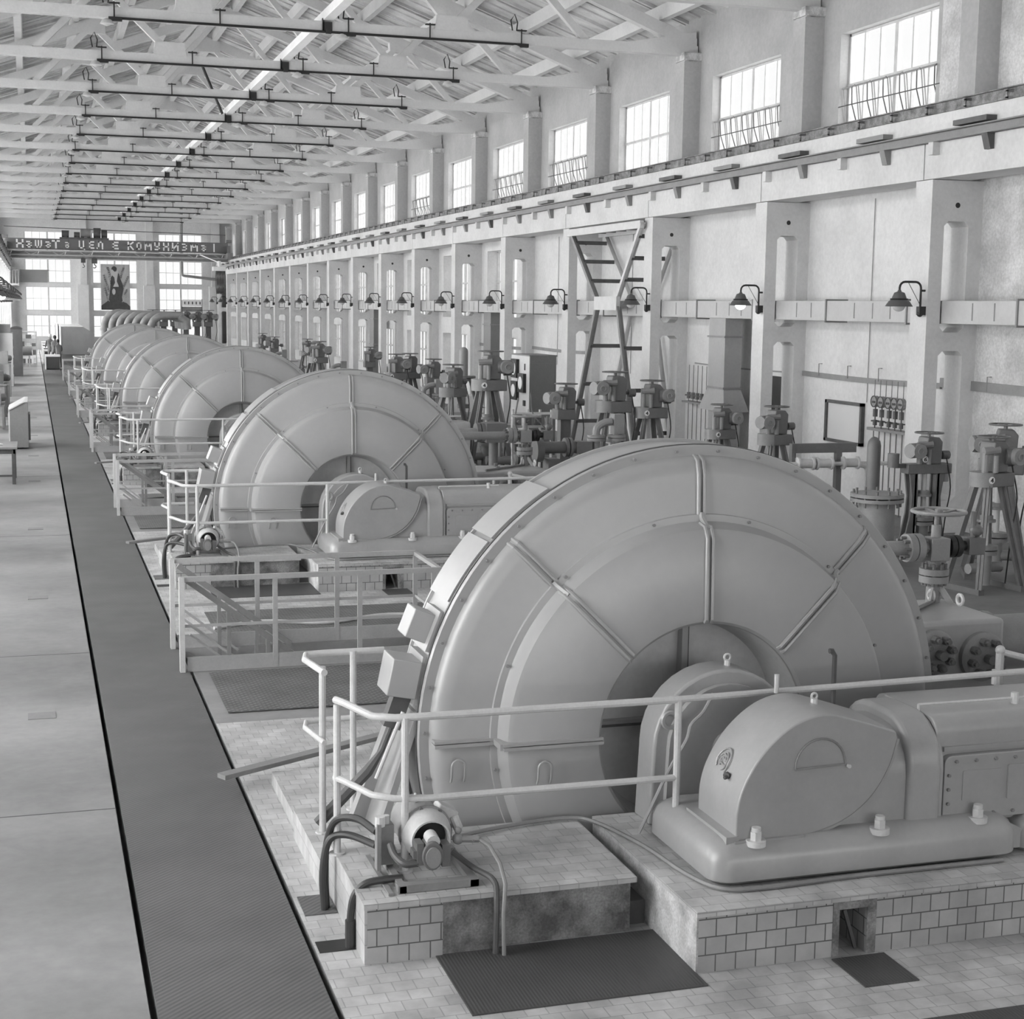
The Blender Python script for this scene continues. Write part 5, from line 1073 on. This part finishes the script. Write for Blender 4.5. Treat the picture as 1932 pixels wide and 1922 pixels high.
# ducts dropping from the main duct
def drop_duct(y, mat, label, x=14.6):
    t = thing('drop_duct', (x, y, 0), label, 'duct', 'ducts dropping to the floor by the right wall'); o = (x, y, 0)
    MB().box(x-0.2, x+0.2, y-0.42, y+0.42, 2.0, 3.52).build('upper_duct', mat, t, o)
    MB().box(x-0.23, x+0.23, y-0.45, y+0.45, 3.10, 3.14).box(x-0.23, x+0.23, y-0.45, y+0.45, 1.98, 2.02).build('flange', MIDG, t, o)
    MB().add([(x-.2,y-.42,2.0),(x+.2,y-.42,2.0),(x+.2,y+.42,2.0),(x-.2,y+.42,2.0),(x-.3,y-.68,1.5),(x+.3,y-.68,1.5),(x+.3,y+.68,1.5),(x-.3,y+.68,1.5)], [(0,1,2,3),(7,6,5,4),(0,4,5,1),(1,5,6,2),(2,6,7,3),(3,7,4,0)]).build('flared_duct', mat, t, o)
    MB().box(x-0.2, x+0.2, y-0.35, y+0.35, 0, 1.5).build('lower_duct', mat, t, o); return t
drop_duct(31.3, paint('grey_duct_sheet', 0.34, 0.5, 0.08, 1.2), 'pale vertical sheet duct with flared foot behind the lit lamp'); drop_duct(67.6, DUCTD, 'dark vertical sheet duct among the middle columns'); drop_duct(49.7, DUCTD, 'dark narrow duct behind the sixth column', 14.7)

# wall fittings on the right wall
cw = thing('cable_run', (15.05, 40, 2.4), 'grey cable band along the right wall at head height', 'cable'); o = (15.05, 40, 2.4)
for y0, y1, z0, h, th in [(16.0, 23.5, 2.50, 0.16, 0.06), (23.5, 28.6, 2.44, 0.10, 0.04), (28.6, 34, 2.44, 0.03, 0.02), (41, 46.6, 2.45, 0.09, 0.04), (46.6, 52.6, 2.40, 0.10, 0.04)]:
    pts = [(y0+(y1-y0)*i/8, z0-0.03*math.sin(PI*i/8)) for i in range(9)]; m = MB()
    for (a, b), (c, d) in zip(pts, pts[1:]): m.bar((15.09, a, b), (15.09, c, d), th, h)
    m.build('cables', MIDG, cw, o)
for i in range(11):
    y = 17.5+i*1.15; MB().tube([(15.06, y, 2.42), (15.06, y, 2.66), (15.10, y-0.06, 2.66)], 0.01, 5).build('hanger', MIDG, cw, o)
fb = thing('framed_board', (15.08, 26.8, 1.55), 'blank pale board in a dark frame on the right wall', 'board'); o = (15.08, 26.8, 1.55)
MB().box(15.08, 15.11, 26.12, 27.48, 1.19, 1.93).build('panel', PAPER, fb, o)
MB().box(15.04, 15.12, 26.08, 26.15, 1.15, 1.97).box(15.04, 15.12, 27.44, 27.51, 1.15, 1.97).box(15.04, 15.12, 26.08, 27.51, 1.15, 1.21).box(15.04, 15.12, 26.08, 27.51, 1.91, 1.97).build('frame', DARK, fb, o)
gr_ = thing('gauge_rack', (14.95, 24.9, 0), 'wall rack with thin pipes carrying round gauges beside the nearest column', 'rack'); o = (14.95, 24.9, 0)
MB().box(14.86, 15.10, 24.2, 25.55, 1.52, 1.57).build('shelf', MIDG, gr_, o)
for i in range(7): y = 24.3+i*0.2; MB().cyl((14.98, y, 0.0), (14.98, y, 1.54), 0.012, 5).cyl((15.0, y+0.05, 2.0), (15.0, y+0.05, 2.45), 0.008, 5).build('thin_pipe', VALV, gr_, o)
g0 = None
for i, y in enumerate((25.33, 25.10, 24.84, 24.63, 24.42)):
    if g0 is None:
        g0 = thing('pressure_gauge', (14.93, y, 1.57), '', 'gauge', 'round gauges on the wall rack'); oo = (14.93, y, 1.57)
        MB().cyl((14.86, y, 2.06), (14.93, y, 2.06), 0.105, 20).build('dial', VALL, g0, oo); MB().torus((14.855, y, 2.06), 0.10, 0.01, 'x', 20, 5).cyl((14.845, y+0.03, 2.05), (14.86, y+0.03, 2.05), 0.022, 8).cyl((14.845, y-0.03, 2.05), (14.86, y-0.03, 2.05), 0.022, 8).build('rim', DARK, g0, oo)
        MB().cyl((14.90, y, 1.57), (14.90, y, 1.96), 0.014, 6).cyl((14.90, y, 1.78), (14.90, y, 1.92), 0.045, 8).cyl((14.90, y, 1.62), (14.90, y, 1.72), 0.04, 8).cyl((14.84, y+0.04, 1.70), (14.96, y-0.04, 1.70), 0.015, 6).build('valve_stem', DARK, g0, oo)
        g0['label'] = 'round gauge on the wall rack, first from the left'
    else: dup(g0, (14.93, y, 1.57), 'round gauge on the wall rack, %s from the left' % ['', 'second', 'third', 'fourth', 'fifth'][i])
g2 = thing('valve_rack', (14.95, 33.5, 0), 'small row of valves on thin pipes beside the pale vertical duct', 'rack'); o = (14.95, 33.5, 0)
MB().box(14.86, 15.1, 32.9, 34.2, 1.50, 1.54).build('shelf', MIDG, g2, o)
for i in range(5): y = 33.0+i*0.25; MB().cyl((14.95, y, 0), (14.95, y, 2.4), 0.010, 5).cyl((14.95, y, 1.6), (14.95, y, 1.75), 0.05, 8).cyl((14.88, y+0.05, 1.68), (14.98, y-0.05, 1.68), 0.02, 6).build('small_valve', VALV, g2, o)
dr = MB().box(15.09, 15.16, 29.3, 30.15, 0, 2.32).build('door_1', BLACK, None, (15.12, 29.7, 0), kind='structure')
for i, (y) in enumerate((25.0, 37.2, 43.2)):
    w = MB().cyl((15.1, y+1.0, 2.0), (15.1, y+1.0, 5.8), 0.008, 5).build('wall_cable', MIDG, None, (15.1, y+1, 2)); tag(w, 'thin vertical cable on the right wall, %s' % ['behind the framed board', 'behind the cross bracing', 'left of the cross bracing'][i], 'cable', 'thin vertical wall cables')
gc = thing('gas_cylinder', (12.36, 21.0, 0), 'tall grey gas cylinder standing left of the waisted valve', 'gas cylinder')
MB().lathe([(0.001, 0.0), (0.10, 0.0), (0.105, 0.03), (0.105, 1.66), (0.09, 1.73), (0.05, 1.78), (0.03, 1.79), (0.001, 1.80)], (12.36, 21.0, 0), 'z', 20).build('bottle', VALV, gc, (12.36, 21, 0))
vs = thing('flanged_vessel', (11.56, 19.5, 0), 'round flanged vessel top before the gas cylinder', 'vessel'); o = (11.56, 19.5, 0)
MB().cyl((11.56, 19.5, 0), (11.56, 19.5, 1.0), 0.26, 24).build('body', VALL, vs, o); MB().cyl((11.56, 19.5, 1.0), (11.56, 19.5, 1.05), 0.38, 32).cyl((11.56, 19.5, 1.07), (11.56, 19.5, 1.12), 0.38, 32).build('flange', VALL, vs, o)
for k in range(12): a = k*PI/6; MB().cyl((11.56+0.33*math.cos(a), 19.5+0.33*math.sin(a), 0.93), (11.56+0.33*math.cos(a), 19.5+0.33*math.sin(a), 1.17), 0.02, 6).build('bolt', VALV, vs, o)
vb = thing('valve_bench', (12.7, 23.2, 0), 'frame with small bright valves below the framed board', 'bench'); o = (12.7, 23.2, 0)
MB().bar((12.1, 23.2, 1.42), (13.3, 23.2, 1.42), 0.06, 0.16).box(12.08, 12.14, 23.15, 23.25, 0, 1.5).box(12.92, 13.02, 23.15, 23.25, 0, 1.42).build('frame', VALV, vb, o)
for x in (12.3, 12.65, 13.15): MB().cyl((x-0.13, 23.1, 1.17), (x+0.13, 23.1, 1.17), 0.075, 12).cyl((x-0.15, 23.1, 1.17), (x-0.12, 23.1, 1.17), 0.11, 14).cyl((x+0.12, 23.1, 1.17), (x+0.15, 23.1, 1.17), 0.11, 14).build('small_valve', SILV, vb, o)
MB().tube([(11.9, 23.1, 1.17), (13.9, 23.1, 1.15)], 0.035, 8).tube(smooth([(13.3, 23.1, 1.15), (13.45, 23.1, 1.1), (13.5, 23.1, 0.9), (13.5, 23.1, 0)], 5), 0.05, 8).build('pipe', SILV, vb, o)
ic = thing('instrument_cabinet', (11.27, 34.7, 0), 'grey instrument cabinet with black dials on its pale side', 'cabinet'); o = (11.27, 34.7, 0)
MB().box(10.96, 11.60, 34.0, 35.4, 0, 2.58).box(10.94, 11.62, 33.98, 35.42, 2.58, 2.61).build('body', PANEL, ic, o)
MB().box(10.945, 10.96, 34.0, 35.4, 0, 2.58).build('side_panel', paint('pale_panel', 0.6, 0.5), ic, o)
MB().box(10.99, 11.55, 33.98, 34.0, 0.1, 2.42).build('door', PANEL, ic, o)
for y, z, h in ((35.0, 2.27, 0.22), (35.0, 1.75, 0.22), (34.45, 1.95, 0.22)):
    d = MB().box(10.87, 10.95, y-0.22, y+0.22, z-h, z+h).build('dial_case', BLACK, ic, o); MB().cyl((10.86, y, z), (10.875, y, z), 0.15, 20).build('dial_face', WHITE, d, o)
MB().box(10.92, 10.95, 34.25, 34.4, 1.42, 1.55).box(10.93, 10.95, 34.3, 34.36, 2.25, 2.4).build('switch', BLACK, ic, o)
ir = thing('instrument_rack', (9.1, 28.0, 0), 'pale steel rack crowded with small instruments and pipes', 'rack'); o = (9.1, 28.0, 0)
for x in (8.70, 9.0, 9.24, 9.47): MB().box(x-0.018, x+0.018, 27.98, 28.02, 0, 1.78-(x-8.7)*0.02).build('post', RAIL, ir, o)
for z in (1.70, 1.45, 1.22, 0.95): MB().box(8.69, 9.48, 27.975, 28.015, z-0.025, z+0.02).build('rail', RAIL, ir, o)
for i in range(12):
    x = 8.78+0.2*(i % 4); z = 1.05+0.25*(i//4); MB().box(x-0.06, x+0.06, 27.90, 27.98, z-0.07, z+0.07).cyl((x, 27.82, z), (x, 27.9, z), 0.035, 8).build('instrument', random.choice([VALV, DARK, VALL]), ir, o)
MB().tube(smooth([(8.75, 27.85, 2.0), (8.7, 27.85, 1.5), (8.9, 27.8, 1.2), (9.0, 27.8, 0.9)], 4), 0.015, 5).tube(smooth([(9.0, 27.85, 2.1), (9.05, 27.85, 1.7), (9.3, 27.8, 1.4), (9.5, 27.8, 1.0)], 4), 0.012, 5).build('bent_pipes', VALV, ir, o)
# pipe manifolds right of the casings
def manifold():
    t = thing('pipe_manifold', (8.5, 24.2, 0), '', 'pipework', 'flanged pipework right of the casings'); o = (8.5, 24.2, 0); y = 24.2
    MB().cyl((7.95, y, 1.40), (8.42, y, 1.40), 0.10, 16).cyl((8.52, y, 1.40), (8.60, y, 1.40), 0.10, 16).build('pipe', VALV, t, o)
    MB().cyl((7.90, y, 1.36), (8.02, y, 1.36), 0.20, 20).cyl((8.42, y, 1.40), (8.47, y, 1.40), 0.16, 20).cyl((8.49, y, 1.40), (8.54, y, 1.40), 0.16, 20).build('flange', VALV, t, o)
    MB().box(8.60, 8.88, y-0.12, y+0.12, 1.30, 1.50).build('block', VALV, t, o, bevel=0.01)
    for x in (8.98, 9.35): MB().cyl((x, y, 0), (x, y, 1.62), 0.07, 12).cyl((x, y, 1.50), (x, y, 1.545), 0.15, 18).cyl((x, y, 1.555), (x, y, 1.60), 0.15, 18).build('riser', VALL, t, o)
    MB().tube(smooth([(8.98, y, 1.60), (9.0, y, 1.72), (9.12, y, 1.80), (9.25, y, 1.82)], 4), 0.065, 10).box(9.27, 9.45, y-0.09, y+0.09, 1.62, 1.95).build('elbow', VALL, t, o)
    MB().box(8.1, 8.3, y-0.15, y+0.15, 0, 1.22).box(8.35, 8.75, y-0.3, y+0.3, 0, 0.9).build('support', VALV, t, o)
    return t
mf = manifold(); mf['label'] = 'flanged pipework right of the second nearest casing'
for k in (1, 2, 3): dup(mf, (8.5, 24.2+12*k, 0), 'flanged pipework right of the %s casing' % ORD[k+1])
pa_ = thing('gas_pipe', (6.9, 27.6, 1.3), 'thick grey pipe with bolted flange right of the second nearest casing', 'pipe'); o = (6.9, 27.6, 1.3)
MB().cyl((5.6, 27.6, 1.38), (7.85, 27.6, 1.38), 0.085, 14).build('pipe', VALL, pa_, o); MB().cyl((7.85, 27.6, 1.38), (7.92, 27.6, 1.38), 0.18, 18).cyl((7.94, 27.6, 1.38), (8.01, 27.6, 1.38), 0.18, 18).build('flange', VALV, pa_, o)
MB().box(8.01, 8.4, 27.4, 27.8, 1.2, 1.56).cyl((8.2, 27.6, 0), (8.2, 27.6, 1.2), 0.09, 12).cyl((6.6, 27.6, 0), (6.6, 27.6, 1.38), 0.06, 10).build('valve_body', VALV, pa_, o)
vt = thing('standing_vessel', (10.25, 37.0, 0), 'slim upright vessel on a flange and tripod left of the tall valve', 'vessel'); o = (10.25, 37, 0)
MB().cyl((10.2, 37, 2.0), (10.2, 37, 2.60), 0.11, 16).sph((10.2, 37, 2.60), 0.11, 14, 8).build('cylinder', VALL, vt, o); MB().cyl((10.2, 37, 1.88), (10.2, 37, 1.93), 0.3, 24).cyl((10.2, 37, 1.95), (10.2, 37, 2.0), 0.3, 24).build('flange', VALV, vt, o)
for a in (0.3, 2.4, 4.5): MB().bar((10.2+0.2*math.cos(a), 37+0.2*math.sin(a), 1.88), (10.2+0.8*math.cos(a), 37+0.8*math.sin(a), 0), 0.06, 0.06).build('leg', VALV, vt, o)
MB().cyl((10.2, 37, 0.4), (10.2, 37, 1.88), 0.06, 10).cyl((10.2, 37, 1.2), (10.2, 37, 1.3), 0.15, 12).build('stem', VALV, vt, o)
cn = MB().lathe([(0.001, 0.0), (0.12, 0.0), (0.10, 1.15), (0.13, 1.2), (0.10, 1.62), (0.06, 1.72), (0.001, 1.73)], (11.25, 28.9, 0), 'z', 16).build('black_post', BLACK, None, (11.25, 28.9, 0)); tag(cn, 'black rounded post between two motor driven valves', 'post')
# low pipework clutter on the floor near the right wall
for i, (x, y) in enumerate([(10.4, 24.6), (9.9, 31.5), (11.5, 38.5), (9.6, 40.5), (10.2, 49), (10.8, 57)]):
    t = thing('floor_pipework', (x, y, 0), 'low floor pipework with flanges, %s group' % ORD[i], 'pipework', 'low pipework on the right hand floor'); o = (x, y, 0)
    MB().cyl((x-0.7, y, 0.45), (x+0.9, y, 0.45), 0.09, 12).cyl((x+0.5, y+0.02, 0), (x+0.5, y+0.02, 1.0), 0.07, 10).cyl((x-0.4, y, 0), (x-0.4, y, 0.9), 0.05, 10).build('pipe', VALV, t, o)
    MB().cyl((x-0.1, y, 0.45), (x-0.04, y, 0.45), 0.18, 16).cyl((x+0.5, y+0.02, 0.7), (x+0.5, y+0.02, 0.76), 0.15, 14).cyl((x-0.4, y, 0.88), (x-0.4, y, 0.93), 0.13, 14).build('flange', VALL, t, o)
    m = MB(); wheel(m, x-0.4, y, 1.12, 0.15); m.cyl((x-0.4, y, 0.9), (x-0.4, y, 1.12), 0.015, 6); m.build('handwheel', VALL, t, o)
